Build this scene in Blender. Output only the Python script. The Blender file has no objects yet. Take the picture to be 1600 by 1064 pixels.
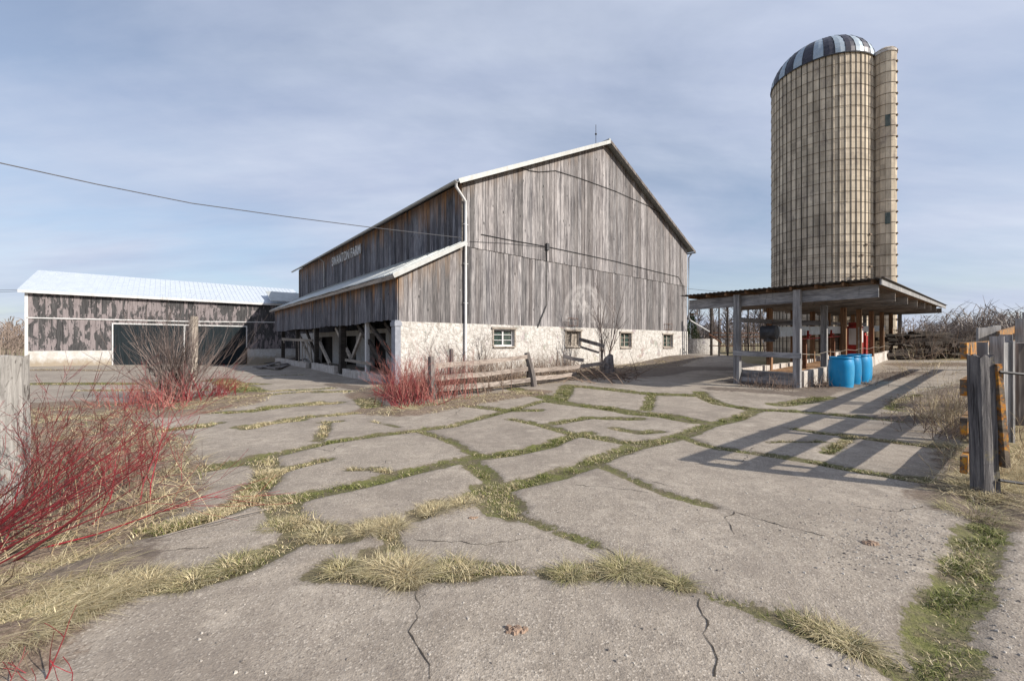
import bpy, math, random
import numpy as np
from math import sin, cos, pi, radians, sqrt
from mathutils import Vector, Matrix
random.seed(7); rng = np.random.default_rng(7)
sc = bpy.context.scene
# ---------------------------------------------------------------- camera, sky, sun, exposure
CAMH = 1.4; F = 640.0; HZ = 535.0
cam = bpy.data.cameras.new('camera'); camo = bpy.data.objects.new('camera', cam); sc.collection.objects.link(camo)
camo.location = (0, 0, CAMH); camo.rotation_euler = (radians(90), 0, 0)
cam.lens = 36 * F / 1600; cam.sensor_width = 36; cam.shift_y = 3 / 1600; cam.clip_start = .05; cam.clip_end = 3000
sc.camera = camo
SUN_EL = 29.5; SUN_AZ = 115.5          # azimuth clockwise from +Y
sv = Vector((sin(radians(SUN_AZ)) * cos(radians(SUN_EL)), cos(radians(SUN_AZ)) * cos(radians(SUN_EL)), sin(radians(SUN_EL))))
sl = bpy.data.lights.new('sun', 'SUN'); sl.energy = 4.7; sl.angle = radians(.6); sl.color = (1, .93, .82)
so = bpy.data.objects.new('sun', sl); sc.collection.objects.link(so); so.rotation_euler = sv.to_track_quat('Z', 'Y').to_euler(); so.location = (30, -20, 40)
sc.view_settings.view_transform = 'Standard'; sc.view_settings.look = 'None'; sc.view_settings.gamma = 1
sc.view_settings.exposure = .50
w = bpy.data.worlds.new('World'); sc.world = w; w.use_nodes = True
wt = w.node_tree; wt.nodes.clear()
def wn(t): return wt.nodes.new(t)
sky = wn('ShaderNodeTexSky'); sky.sky_type = 'NISHITA'; sky.sun_disc = False
sky.sun_elevation = radians(SUN_EL); sky.sun_rotation = radians(SUN_AZ); sky.dust_density = 1.2; sky.ozone_density = 1.5
tc = wn('ShaderNodeTexCoord'); sp = wn('ShaderNodeSeparateXYZ'); wt.links.new(tc.outputs['Generated'], sp.inputs[0])
ad = wn('ShaderNodeMath'); ad.operation = 'ADD'; ad.inputs[1].default_value = .16; wt.links.new(sp.outputs[2], ad.inputs[0])
dx = wn('ShaderNodeMath'); dx.operation = 'DIVIDE'; dy = wn('ShaderNodeMath'); dy.operation = 'DIVIDE'
wt.links.new(sp.outputs[0], dx.inputs[0]); wt.links.new(ad.outputs[0], dx.inputs[1])
wt.links.new(sp.outputs[1], dy.inputs[0]); wt.links.new(ad.outputs[0], dy.inputs[1])
cb = wn('ShaderNodeCombineXYZ'); wt.links.new(dx.outputs[0], cb.inputs[0]); wt.links.new(dy.outputs[0], cb.inputs[1])
n1 = wn('ShaderNodeTexNoise'); n1.inputs['Scale'].default_value = .55; n1.inputs['Detail'].default_value = 7; n1.inputs['Roughness'].default_value = .55; n1.inputs['Distortion'].default_value = .35
mp = wn('ShaderNodeMapping'); mp.inputs['Location'].default_value = (3.1, 1.7, 0); mp.inputs['Scale'].default_value = (1, 1.5, 1)
wt.links.new(cb.outputs[0], mp.inputs[0]); wt.links.new(mp.outputs[0], n1.inputs['Vector'])
r1 = wn('ShaderNodeValToRGB'); r1.color_ramp.elements[0].position = .36; r1.color_ramp.elements[0].color = (.38,) * 3 + (1,); r1.color_ramp.elements[1].position = .60; r1.color_ramp.elements[1].color = (.92,) * 3 + (1,)
wt.links.new(n1.outputs[0], r1.inputs[0])
n2 = wn('ShaderNodeTexNoise'); n2.inputs['Scale'].default_value = 1.1; n2.inputs['Detail'].default_value = 9; n2.inputs['Roughness'].default_value = .6
mp2 = wn('ShaderNodeMapping'); mp2.inputs['Scale'].default_value = (.5, 1.6, 1); wt.links.new(cb.outputs[0], mp2.inputs[0]); wt.links.new(mp2.outputs[0], n2.inputs['Vector'])
r2 = wn('ShaderNodeValToRGB'); r2.color_ramp.elements[0].position = .35; r2.color_ramp.elements[0].color = (3.7, 4.2, 5.5, 1); r2.color_ramp.elements[1].position = .72; r2.color_ramp.elements[1].color = (5.2, 5.65, 6.6, 1)
wt.links.new(n2.outputs[0], r2.inputs[0])
mx = wn('ShaderNodeMixRGB'); wt.links.new(r1.outputs[0], mx.inputs[0]); wt.links.new(sky.outputs[0], mx.inputs[1]); wt.links.new(r2.outputs[0], mx.inputs[2])
bg = wn('ShaderNodeBackground'); bg.inputs[1].default_value = .098; wt.links.new(mx.outputs[0], bg.inputs[0])
wo = wn('ShaderNodeOutputWorld'); wt.links.new(bg.outputs[0], wo.inputs[0])

# ---------------------------------------------------------------- terrain and plan helpers
CP = np.array([(0,0,0),(0,3,0),(-4,4,0),(3,3,0),(0,8,0),(5,8,.02),(-6,9,0),(-1.9,15.7,-.02),(11.5,27.3,.62),(4,21,.22),(7.96,11.4,.1),
 (10,13,.18),(17.6,23.2,.55),(7,12.6,.15),(-3.9,14,-.04),(-12,24,-.02),(-30,25.2,-.1),(-21,32.5,-.38),(-14,20,-.03),(-7,17.5,-.1),(-5.5,15,-.12),(-12,12,0),(25,20,.6),
 (12,9,.12),(5.2,3.9,.06),(7.6,6.2,.08),(0,60,.5),(60,60,.9),(-60,60,-.5),(0,-30,0),(40,0,.3),(-40,0,-.1),(-10,5,.02),(23,30,.65),(0,200,.5),(160,160,1.0),(-160,160,-.8),(0,500,.5)], float)
def terr(x, y):
    x = np.asarray(x, float); y = np.asarray(y, float); sh = x.shape
    X = x.ravel()[:, None]; Y = y.ravel()[:, None]
    d2 = (X - CP[:, 0]) ** 2 + (Y - CP[:, 1]) ** 2
    wgt = 1 / (d2 + 2.5 + .004 * (X ** 2 + Y ** 2)) ** 1.5
    z = (wgt * CP[:, 2]).sum(1) / wgt.sum(1)
    return z.reshape(sh)
def tz(x, y): return float(terr(np.array([x]), np.array([y]))[0])
def P(px, py):                       # a place on the ground
    z = 0
    for _ in range(8):
        d = (CAMH - z) * F / (py - HZ); X = (px - 800) / F * d; z = tz(X, d)
    return (X, d, z)
def at(px, py, d): return Vector(((px - 800) / F * d, d, CAMH - (py - HZ) / F * d))
U = Vector((.762, .648, 0)); V = Vector((-.648, .762, 0)); U.normalize(); V.normalize()
O = Vector((-1.91, 15.7, 0))        # near corner of the barn
def B(s, t, z, o=O): return o + U * s + V * t + Vector((0, 0, z))

# ---------------------------------------------------------------- object helpers
col = sc.collection
def tag(o, label=None, cat=None, group=None, kind=None):
    if label: o['label'] = label
    if cat: o['category'] = cat
    if group: o['group'] = group
    if kind: o['kind'] = kind
    return o
def empty(name, loc, label, cat, group=None):
    o = bpy.data.objects.new(name, None); col.objects.link(o); o.location = loc; o.empty_display_size = .2
    return tag(o, label, cat, group)
OFF = {}
class MB:
    def __init__(s): s.v = []; s.f = []; s.a = []; s.b = []; s.mi = []
    def add(s, vs, fs, a=0., b=0., mi=0):
        n = len(s.v); s.v += [tuple(v) for v in vs]
        s.f += [tuple(i + n for i in f) for f in fs]; s.mi += [mi] * len(fs)
        s.a += a if isinstance(a, list) else [a] * len(vs)
        s.b += b if isinstance(b, list) else [b] * len(vs)
    def hexa(s, p, a=0., b=0., mi=0):   # 8 points: bottom 4 then top 4
        s.add(p, [(3,2,1,0),(4,5,6,7),(0,1,5,4),(1,2,6,5),(2,3,7,6),(3,0,4,7)], a, b, mi)
    def beam(s, p0, p1, wd, ht, up=Vector((0,0,1)), a=None, b=0., mi=0):
        p0 = Vector(p0); p1 = Vector(p1); d = (p1 - p0).normalized()
        if abs(d.dot(up)) > .98: up = Vector((0,1,0))
        x = d.cross(up).normalized(); y = x.cross(d).normalized()
        if a is None: a = random.random()
        x *= wd / 2; y *= ht / 2
        s.hexa([p0-x-y, p0+x-y, p0+x+y, p0-x+y, p1-x-y, p1+x-y, p1+x+y, p1-x+y], a, b, mi)
    def box(s, c, sx, sy, sz, dx=U, dy=V, a=None, b=0., mi=0):  # centre of base
        c = Vector(c); x = dx * sx / 2; y = dy * sy / 2; z = Vector((0,0,sz))
        if a is None: a = random.random()
        s.hexa([c-x-y, c+x-y, c+x+y, c-x+y, c-x-y+z, c+x-y+z, c+x+y+z, c-x+y+z], a, b, mi)
    def tube(s, pts, rad, n=6, a=0., b=0., mi=0, cap=True):
        pts = [Vector(p) for p in pts]; m = len(pts)
        if not hasattr(rad, '__len__'): rad = [rad] * m
        vs = []
        d0 = (pts[1] - pts[0]).normalized(); ref = Vector((0,0,1)) if abs(d0.z) < .9 else Vector((1,0,0))
        for i in range(m):
            d = (pts[min(i+1, m-1)] - pts[max(i-1, 0)])
            d = d.normalized() if d.length > 1e-9 else d0
            x = d.cross(ref)
            if x.length < 1e-3: x = d.cross(Vector((.3,.8,.1)))
            x.normalize(); y = x.cross(d)
            for k in range(n):
                an = 2 * pi * k / n; vs.append(pts[i] + (x * cos(an) + y * sin(an)) * rad[i])
        fs = [(i*n+k, i*n+(k+1) % n, (i+1)*n+(k+1) % n, (i+1)*n+k) for i in range(m-1) for k in range(n)]
        if cap: fs += [tuple(range(n)), tuple((m-1)*n+k for k in reversed(range(n)))]
        s.add(vs, fs, a, b, mi)
    def lathe(s, c, prof, n=24, a=0., b=0., mi=0):
        c = Vector(c); m = len(prof)
        vs = [c + Vector((r*cos(2*pi*k/n), r*sin(2*pi*k/n), z)) for r, z in prof for k in range(n)]
        fs = [(i*n+k, i*n+(k+1) % n, (i+1)*n+(k+1) % n, (i+1)*n+k) for i in range(m-1) for k in range(n)]
        s.add(vs, fs, a, b, mi)
    def build(s, name, mats, parent=None, smooth=False, solve=True):
        me = bpy.data.meshes.new(name)
        off = OFF.get(parent.name, Vector((0,0,0))) if parent else None
        if parent is None:
            xs = np.array(s.v); off = Vector((float(xs[:,0].mean()), float(xs[:,1].mean()), float(xs[:,2].min())))
        vv = np.array(s.v, np.float32) - np.array(off, np.float32)
        me.from_pydata(vv.tolist(), [], s.f)
        if not isinstance(mats, (list, tuple)): mats = [mats]
        for m in mats: me.materials.append(m)
        if len(mats) > 1: me.polygons.foreach_set('material_index', s.mi)
        for nm, dat in (('rnd', s.a), ('warm', s.b)):
            at_ = me.attributes.new(nm, 'FLOAT', 'POINT'); at_.data.foreach_set('value', dat)
        if smooth: me.polygons.foreach_set('use_smooth', [True] * len(me.polygons))
        me.update()
        o = bpy.data.objects.new(name, me); col.objects.link(o)
        if parent: o.parent = parent; OFF[o.name] = off
        else: o.location = off
        return o
def root(name, loc, label, cat, group=None):
    o = empty(name, loc, label, cat, group); OFF[o.name] = Vector(loc); return o

# ---------------------------------------------------------------- materials
class Mat:
    def __init__(s, name, rough=.9, metal=0.):
        s.m = bpy.data.materials.new(name); s.m.use_nodes = True; s.t = s.m.node_tree
        s.p = s.t.nodes['Principled BSDF']; s.p.inputs['Roughness'].default_value = rough; s.p.inputs['Metallic'].default_value = metal
        s.p.inputs['Specular IOR Level'].default_value = .3
        s.tc = s.t.nodes.new('ShaderNodeTexCoord').outputs['Object']
    def n(s, t): return s.t.nodes.new(t)
    def l(s, a, b): s.t.links.new(a, b)
    def setin(s, sock, v):
        if hasattr(v, 'is_linked') or hasattr(v, 'links'): s.l(v, sock)
        else: sock.default_value = v
    def map(s, scale=(1,1,1), loc=(0,0,0), vec=None, addv=None):
        m = s.n('ShaderNodeMapping'); m.inputs['Scale'].default_value = scale; m.inputs['Location'].default_value = loc
        v = vec or s.tc
        if addv is not None:
            va = s.n('ShaderNodeVectorMath'); va.operation = 'ADD'; s.l(v, va.inputs[0]); s.l(addv, va.inputs[1]); v = va.outputs[0]
        s.l(v, m.inputs[0]); return m.outputs[0]
    def noise(s, vec, scale, detail=4, rough=.55, dist=0):
        n = s.n('ShaderNodeTexNoise'); s.l(vec, n.inputs['Vector'])
        n.inputs['Scale'].default_value = scale; n.inputs['Detail'].default_value = detail; n.inputs['Roughness'].default_value = rough; n.inputs['Distortion'].default_value = dist
        return n.outputs[0]
    def voro(s, vec, scale, feat='F1', out='Distance', rnd=1):
        n = s.n('ShaderNodeTexVoronoi'); n.feature = feat; s.l(vec, n.inputs['Vector']); n.inputs['Scale'].default_value = scale; n.inputs['Randomness'].default_value = rnd
        return n.outputs[out]
    def ramp(s, fac, stops):
        r = s.n('ShaderNodeValToRGB'); s.l(fac, r.inputs[0]); e = r.color_ramp.elements
        while len(e) < len(stops): e.new(.5)
        for i, (p, c) in enumerate(stops):
            e[i].position = p; e[i].color = (c, c, c, 1) if not hasattr(c, '__len__') else (*c, 1)
        return r.outputs[0]
    def mix(s, fac, a, b, mode='MIX'):
        m = s.n('ShaderNodeMixRGB'); m.blend_type = mode
        for i, v in enumerate((fac, a, b)):
            if isinstance(v, (int, float)): m.inputs[i].default_value = v if i == 0 else (v, v, v, 1)
            elif hasattr(v, '__len__') : m.inputs[i].default_value = (*v, 1)
            else: s.l(v, m.inputs[i])
        return m.outputs[0]
    def math(s, op, a, b=0., c=None):
        m = s.n('ShaderNodeMath'); m.operation = op
        for i, v in enumerate((a, b) if c is None else (a, b, c)):
            if isinstance(v, (int, float)): m.inputs[i].default_value = v
            else: s.l(v, m.inputs[i])
        return m.outputs[0]
    def attr(s, name):
        a = s.n('ShaderNodeAttribute'); a.attribute_name = name; return a
    def base(s, c):
        if hasattr(c, '__len__'): s.p.inputs['Base Color'].default_value = (*c, 1)
        else: s.l(c, s.p.inputs['Base Color'])
    def bump(s, h, strength=.5, dist=.01, prev=None):
        b = s.n('ShaderNodeBump'); b.inputs['Strength'].default_value = strength; b.inputs['Distance'].default_value = dist
        s.l(h, b.inputs['Height']); 
        if prev is not None: s.l(prev, b.inputs['Normal'])
        s.l(b.outputs[0], s.p.inputs['Normal']); return b.outputs[0]

def wood(name, dark, mid, light, warmc=None, vert=True, axis=None, knots=True, var=.5, mural=None):
    M = Mat(name, .88)
    r = M.attr('rnd').outputs['Fac']
    cx = M.n('ShaderNodeCombineXYZ'); 
    for i in range(3): M.l(M.math('MULTIPLY', r, (37., 51., 83.)[i]), cx.inputs[i])
    if vert: sc3 = (1, 1, .055)
    else: sc3 = (.12, .12, 1)
    v = M.map(sc3, vec=M.tc, addv=cx.outputs[0])
    g1 = M.noise(v, 42, 6, .7, .25); g2 = M.noise(v, 9, 4, .6, .5)
    base = M.ramp(g1, [(.28, dark), (.5, mid), (.72, light)])
    base = M.mix(M.ramp(g2, [(.38, .85), (.54, 0.)]), base, dark)
    g3 = M.noise(v, 17, 3, .6, .2); base = M.mix(M.ramp(g3, [(.58, 0.), (.70, .55)]), base, light)
    big = M.noise(M.map((1, 1, .5)), 1.3, 4)
    base = M.mix(M.ramp(big, [(.4, 0.), (.7, .2)]), base, light)
    tone = M.ramp(r, [(0., 1 - var), (.5, 1.), (1., 1 + var * .6)])
    tn = M.n('ShaderNodeMath'); tn.operation = 'MULTIPLY_ADD'; M.l(r, tn.inputs[0]); tn.inputs[1].default_value = var * 1.3; tn.inputs[2].default_value = 1 - var * .65
    base = M.mix(1., base, tn.outputs[0], 'MULTIPLY')
    # slight hue variety from board to board
    hv = M.math('FRACT', M.math('MULTIPLY', r, 17.3))
    base = M.mix(M.math('MULTIPLY', hv, .08), base, (.26, .17, .13))
    if knots:
        kv = M.map((1, 1, .42) if vert else (.42, .42, 1), addv=cx.outputs[0])
        k = M.voro(kv, 3.2)
        base = M.mix(M.ramp(k, [(.05, .9), (.11, 0.)]), base, tuple(c * .3 for c in dark))
        kw = M.voro(M.map((1, 1, .5) if vert else (.5, .5, 1), (.7, .3, .9), addv=cx.outputs[0]), 2.6)
        base = M.mix(M.ramp(kw, [(.03, .8), (.055, 0.)]), base, light)
        k2 = M.noise(M.map((1, 1, .3), addv=cx.outputs[0]), 6, 3, .6, 1.2)
        base = M.mix(M.ramp(k2, [(.63, 0.), (.74, .6)]), base, dark)
    if warmc is not None:
        wa = M.attr('warm').outputs['Fac']
        wn_ = M.math('MULTIPLY', wa, M.ramp(M.noise(M.map((1, 1, .10), addv=cx.outputs[0]), 7, 4), [(.33, .15), (.62, 1.)]))
        base = M.mix(wn_, base, M.mix(g1, tuple(c * .55 for c in warmc), warmc))
    if mural:
        vs = M.n('ShaderNodeVectorMath'); vs.operation = 'DISTANCE'; M.l(M.tc, vs.inputs[0]); vs.inputs[1].default_value = mural
        dd = vs.outputs['Value']; sx = M.n('ShaderNodeSeparateXYZ'); M.l(M.tc, sx.inputs[0])
        ring = M.ramp(dd, [(0., 0.), (1., 0.)])
        rr = M.math('ABSOLUTE', M.math('SUBTRACT', dd, 1.62)); ring = M.ramp(rr, [(.04, .26), (.20, 0.)])
        fill = M.math('MULTIPLY', M.ramp(M.math('DIVIDE', dd, 2.), [(.70, 1.), (.80, 0.)]), M.ramp(M.noise(M.map((1,1,.6)), 2.2, 5, .7), [(.46, 0.), (.60, .5)]))
        up = M.ramp(sx.outputs[2], [(.10, 0.), (.20, 1.)]); up = M.math('GREATER_THAN', sx.outputs[2], 2.4)
        pm = M.math('MULTIPLY', M.math('MAXIMUM', ring, fill), up)
        pm = M.math('MULTIPLY', pm, M.ramp(M.noise(M.map((1,1,.12), addv=cx.outputs[0]), 14, 4, .7), [(.36, .25), (.62, 1.)]))
        base = M.mix(pm, base, (.66, .63, .62))
    M.base(base); M.bump(g1, .5, .006)
    return M.m
m_board = wood('weathered_boards', (.052, .050, .056), (.185, .176, .180), (.40, .378, .375), (.36, .25, .17), var=.7)
m_gable = wood('weathered_gable_boards', (.052, .050, .056), (.185, .176, .180), (.40, .378, .375), (.36, .26, .18), var=.7, mural=(5.56, 4.73, 2.55))
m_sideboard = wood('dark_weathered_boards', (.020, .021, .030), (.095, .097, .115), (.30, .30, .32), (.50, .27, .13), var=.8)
m_post = wood('grey_post_wood', (.10, .10, .105), (.26, .258, .265), (.44, .43, .43), (.27, .13, .055), var=.3)
m_beam = wood('grey_beam_wood', (.10, .10, .11), (.24, .24, .25), (.40, .39, .39), (.22, .12, .06), vert=False, var=.3)
m_brownwood = wood('brown_post_wood', (.06, .035, .02), (.20, .11, .06), (.36, .22, .13), var=.3)
m_deck = wood('brown_roof_deck', (.05, .035, .025), (.14, .095, .065), (.25, .18, .13), vert=False, var=.4)
m_raft = wood('rafter_wood', (.10, .09, .085), (.22, .19, .17), (.34, .31, .28), vert=False, var=.3)
m_rail = wood('fence_rail_wood', (.11, .09, .08), (.27, .23, .205), (.44, .385, .345), vert=False, var=.3)
m_fpost = wood('fence_post_wood', (.05, .045, .045), (.16, .145, .14), (.33, .30, .28), var=.25)
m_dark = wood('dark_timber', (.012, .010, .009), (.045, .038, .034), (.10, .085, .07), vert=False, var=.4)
m_pale = wood('pale_timber', (.16, .14, .12), (.32, .28, .24), (.48, .43, .38), vert=False, var=.3)

def simple(name, c, rough=.6, metal=0., nz=.25, scale=8, stretch=(1,1,1), dirt=None, bump=.1):
    M = Mat(name, rough, metal)
    f = M.noise(M.map(stretch), scale, 5, .6)
    lo = tuple(x * (1 - nz) for x in c); hi = tuple(min(x * (1 + nz), 1) for x in c)
    b = M.ramp(f, [(.3, lo), (.7, hi)])
    if dirt:
        d = M.noise(M.map((1,1,.35)), scale * .45, 6, .65)
        b = M.mix(M.ramp(d, [(.48, 0.), (.68, .8)]), b, dirt)
    M.base(b)
    if bump: M.bump(f, bump, .01)
    return M.m
m_white = simple('white_paint_trim', (.56, .56, .57), .5, nz=.08, dirt=(.42, .41, .40))
m_gutter = simple('grey_gutter_metal', (.40, .41, .41), .45, .0, nz=.12, dirt=(.32, .31, .28))
m_rust = simple('rusty_steel', (.13, .06, .035), .85, 0, nz=.5, scale=14)
m_steel = simple('dark_steel', (.05, .05, .055), .6, .3, nz=.4)
m_black = simple('black_rubber_cable', (.02, .02, .022), .6)
m_wire = simple('weathered_wire', (.10, .10, .11), .5)
m_cable = simple('old_grey_cable', (.055, .055, .06), .6)
m_glass = simple('dirty_window_glass', (.035, .055, .05), .18, nz=.5, scale=5, dirt=(.16, .17, .15), bump=0)
m_red = simple('red_paint', (.30, .025, .02), .7, nz=.35, dirt=(.08, .035, .03))
m_trough = simple('galvanised_conveyor', (.44, .47, .50), .5, .1, nz=.15, dirt=(.25, .22, .20))
m_blue = simple('blue_barrel_plastic', (.005, .22, .47), .42, nz=.10, scale=5, dirt=(.06, .25, .40), bump=.05)
tnb = m_blue.node_tree; oi = tnb.nodes.new('ShaderNodeObjectInfo'); hs = tnb.nodes.new('ShaderNodeHueSaturation'); mr = tnb.nodes.new('ShaderNodeMath'); mr.operation = 'MULTIPLY_ADD'; mr.inputs[1].default_value = .35; mr.inputs[2].default_value = .82
lk = tnb.nodes['Principled BSDF'].inputs['Base Color'].links[0]; src_ = lk.from_socket; tnb.links.new(oi.outputs['Random'], mr.inputs[0]); tnb.links.new(mr.outputs[0], hs.inputs['Value']); tnb.links.new(src_, hs.inputs['Color']); tnb.links.new(hs.outputs[0], tnb.nodes['Principled BSDF'].inputs['Base Color'])
m_hole = simple('dark_interior', (.012, .011, .010), .95)
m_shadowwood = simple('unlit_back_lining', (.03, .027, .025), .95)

# roofs
def roofmat(name, c, c2, dirt, sc_=2., rough=.45):
    M = Mat(name, rough, .15)
    f = M.noise(M.map((1,1,1)), sc_, 5, .6)
    b = M.ramp(f, [(.3, c), (.7, c2)])
    d = M.noise(M.map((1,1,1), (5,2,1)), sc_ * 3, 5, .65)
    b = M.mix(M.ramp(d, [(.52, 0.), (.7, .7)]), b, dirt); M.base(b); return M.m
m_roof_shed = roofmat('pale_blue_metal_roof', (.49, .54, .61), (.56, .61, .67), (.42, .47, .53))
m_roof_barn = roofmat('mossy_grey_metal_roof', (.30, .315, .315), (.40, .41, .40), (.22, .22, .18), 3.)
m_roof_lean = roofmat('grey_metal_roof', (.36, .38, .38), (.46, .48, .48), (.28, .28, .25), 2.)
m_roof_can = roofmat('rusted_dark_roof_sheet', (.07, .07, .075), (.13, .12, .12), (.14, .07, .04), 5., .8)
m_silver = roofmat('silver_dome_sheet', (.25, .32, .40), (.37, .43, .49), (.26, .28, .30), 3., .45)
m_navy = roofmat('navy_dome_sheet', (.028, .030, .045), (.055, .055, .075), (.11, .10, .11), 3., .45)

# whitewashed rubble stone
M = Mat('whitewashed_stone_wall', .92)
vv = M.map((1, 1, 1.25)); wob = M.noise(vv, 3, 3)

nzc = M.n('ShaderNodeTexNoise'); M.l(vv, nzc.inputs['Vector']); nzc.inputs['Scale'].default_value = 5; nzc.inputs['Detail'].default_value = 4
vma = M.n('ShaderNodeVectorMath'); vma.operation = 'MULTIPLY_ADD'; M.l(nzc.outputs['Color'], vma.inputs[0]); vma.inputs[1].default_value = (.22, .22, .22); M.l(vv, vma.inputs[2])
ed = M.voro(vma.outputs[0], 3.6, 'DISTANCE_TO_EDGE'); cell = M.voro(vma.outputs[0], 3.6, 'F1', 'Color')
b = M.mix(M.ramp(M.noise(vv, 6, 6, .7), [(.35, 0.), (.7, 1.)]), (.60, .58, .56), (.40, .375, .35))
b = M.mix(M.math('MULTIPLY', M.ramp(ed, [(.0, .75), (.06, 0.)]), M.ramp(M.noise(vv, 2.6, 5, .7), [(.40, .0), (.60, 1.)])), b, (.24, .21, .19))
exposed = M.ramp(M.noise(M.map((1,1,1), (3,3,3)), 1.7, 6, .7), [(.56, 0.), (.60, .75)])
stone = M.mix(.6, (.30, .26, .23), cell, 'MULTIPLY'); stone = M.mix(.55, stone, (.33, .31, .30))
b = M.mix(exposed, b, stone)
low = M.n('ShaderNodeSeparateXYZ'); M.l(M.tc, low.inputs[0])
b = M.mix(M.math('MULTIPLY', M.ramp(M.math('ADD', low.outputs[2], M.math('MULTIPLY', wob, .8)), [(.35, .85), (1.1, 0.)]), .8), b, (.30, .265, .225))
b = M.mix(M.ramp(M.noise(M.map((1,1,.35)), 9, 6, .75), [(.50, 0.), (.62, .8)]), b, (.30, .275, .25))
M.base(b); nb = M.bump(M.ramp(ed, [(0., 0.), (.16, 1.)]), .5, .022); M.bump(M.noise(vv, 22, 4), .5, .015, nb); m_stone = M.m
# block silo staves
M = Mat('concrete_silo_stave', .85)
r = M.attr('rnd').outputs['Fac']
b = M.ramp(M.noise(M.map((1,1,.18)), 2.2, 6, .65), [(.32, (.31, .26, .20)), (.52, (.49, .415, .325)), (.7, (.63, .545, .43))])
tn = M.math('MULTIPLY_ADD', r, .34, .82)
b = M.mix(1., b, tn, 'MULTIPLY')
b = M.mix(M.ramp(M.noise(M.map((1,1,.6)), 1.1, 6, .7), [(.54, 0.), (.66, .6)]), b, (.20, .165, .15))
b = M.mix(M.ramp(M.noise(M.map((1,1,3.)), 5.5, 3, .6), [(.66, 0.), (.72, .7)]), b, (.12, .09, .08))
M.base(b); M.bump(M.noise(M.map(), 18, 4), .3, .01); m_stave = M.m
m_hoop = simple('rusted_hoop_steel', (.15, .115, .09), .8, .2, nz=.4)
# old concrete
def concrete(name, c, dark, low=None):
    M = Mat(name, .92); f = M.noise(M.map(), 7, 6, .7)
    b = M.ramp(f, [(.3, tuple(x*.75 for x in c)), (.7, tuple(min(x*1.15, 1) for x in c))])
    b = M.mix(M.ramp(M.noise(M.map((1,1,.5), (4,1,2)), 2.4, 6, .7), [(.46, 0.), (.66, .85)]), b, dark)
    if low:
        zz = M.n('ShaderNodeSeparateXYZ'); M.l(M.tc, zz.inputs[0])
        b = M.mix(M.ramp(M.math('ADD', zz.outputs[2], M.math('MULTIPLY_ADD', M.noise(M.map((1,1,.5)), 4, 6, .7), .9, -.45)), [(low-.25, .85), (low+.1, 0.)]), b, (.27, .22, .16))
    M.base(b); M.bump(f, .4, .02); return M.m
m_shedconc = concrete('dirt_splashed_whitewash', (.52, .51, .50), (.40, .37, .33), .30)
m_conc = concrete('old_concrete', (.52, .48, .45), (.30, .26, .22))
m_whiteconc = concrete('whitewashed_concrete', (.52, .51, .50), (.42, .38, .33))
m_greystone = concrete('grey_concrete_post', (.27, .285, .33), (.24, .25, .28))
# peeling black paint on pink-grey boards
M = Mat('peeling_black_paint_boards', .85)
r = M.attr('rnd').outputs['Fac']
cx = M.n('ShaderNodeCombineXYZ'); M.l(M.math('MULTIPLY', r, .9), cx.inputs[0]); M.l(M.math('MULTIPLY', r, .7), cx.inputs[2])
pn = M.noise(M.map((1,1,.36), addv=cx.outputs[0]), 3.0, 8, .70, .25)
pn2 = M.noise(M.map((1,1,1)), .42, 3, .5)
mask = M.ramp(M.math('ADD', M.math('MULTIPLY', pn, .75), M.math('ADD', M.math('MULTIPLY', pn2, .3), M.math('MULTIPLY', r, .05))), [(.525, 0.), (.535, 1.)])
bare = M.ramp(M.noise(M.map((1,1,.06)), 30, 4), [(.3, (.15, .13, .135)), (.7, (.27, .235, .24))])
paint = M.ramp(M.noise(M.map((1,1,.1)), 18, 4), [(.35, (.035, .034, .037)), (.65, (.08, .078, .08))])
b = M.mix(mask, bare, paint); M.base(b); M.bump(mask, .3, .004); m_peel = M.m
M = Mat('dark_green_door_boards', .95)
b = M.ramp(M.noise(M.map((1,1,.05)), 25, 4), [(.3, (.006, .010, .013)), (.7, (.018, .026, .032))]); M.base(b); m_door = M.m
# lichen covered wood
M = Mat('orange_lichen_wood', .95)
b = M.ramp(M.noise(M.map((.3,.3,1)), 24, 5), [(.3, (.05, .04, .035)), (.7, (.20, .16, .12))])
lich = M.ramp(M.noise(M.map((1,1,.35)), 16, 7, .8, .6), [(.30, (.26, .075, .005)), (.5, (.50, .19, .012)), (.62, (.42, .27, .05)), (.74, (.10, .045, .012))])
b = M.mix(M.ramp(M.noise(M.map(), 7, 7, .8), [(.48, 0.), (.56, .9)]), b, lich); M.base(b); M.bump(M.noise(M.map(), 50, 4), .6, .006); m_lichen = M.m
# cut post : grey wood with vertical checks
M = Mat('split_grey_post_wood', .95)
g = M.noise(M.map((1,1,.05)), 38, 7, .75, .4)
b = M.ramp(g, [(.3, (.02, .018, .021)), (.48, (.10, .095, .10)), (.72, (.28, .265, .26))])
b = M.mix(M.ramp(M.noise(M.map((1,1,.03), (2,0,0)), 16, 4, .6), [(.36, .95), (.42, 0.)]), b, (.012, .011, .012))
b = M.mix(M.ramp(M.noise(M.map(), 5, 6, .7), [(.60, 0.), (.72, .5)]), b, (.34, .28, .10)); M.base(b); M.bump(g, .9, .02); m_split = M.m

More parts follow.
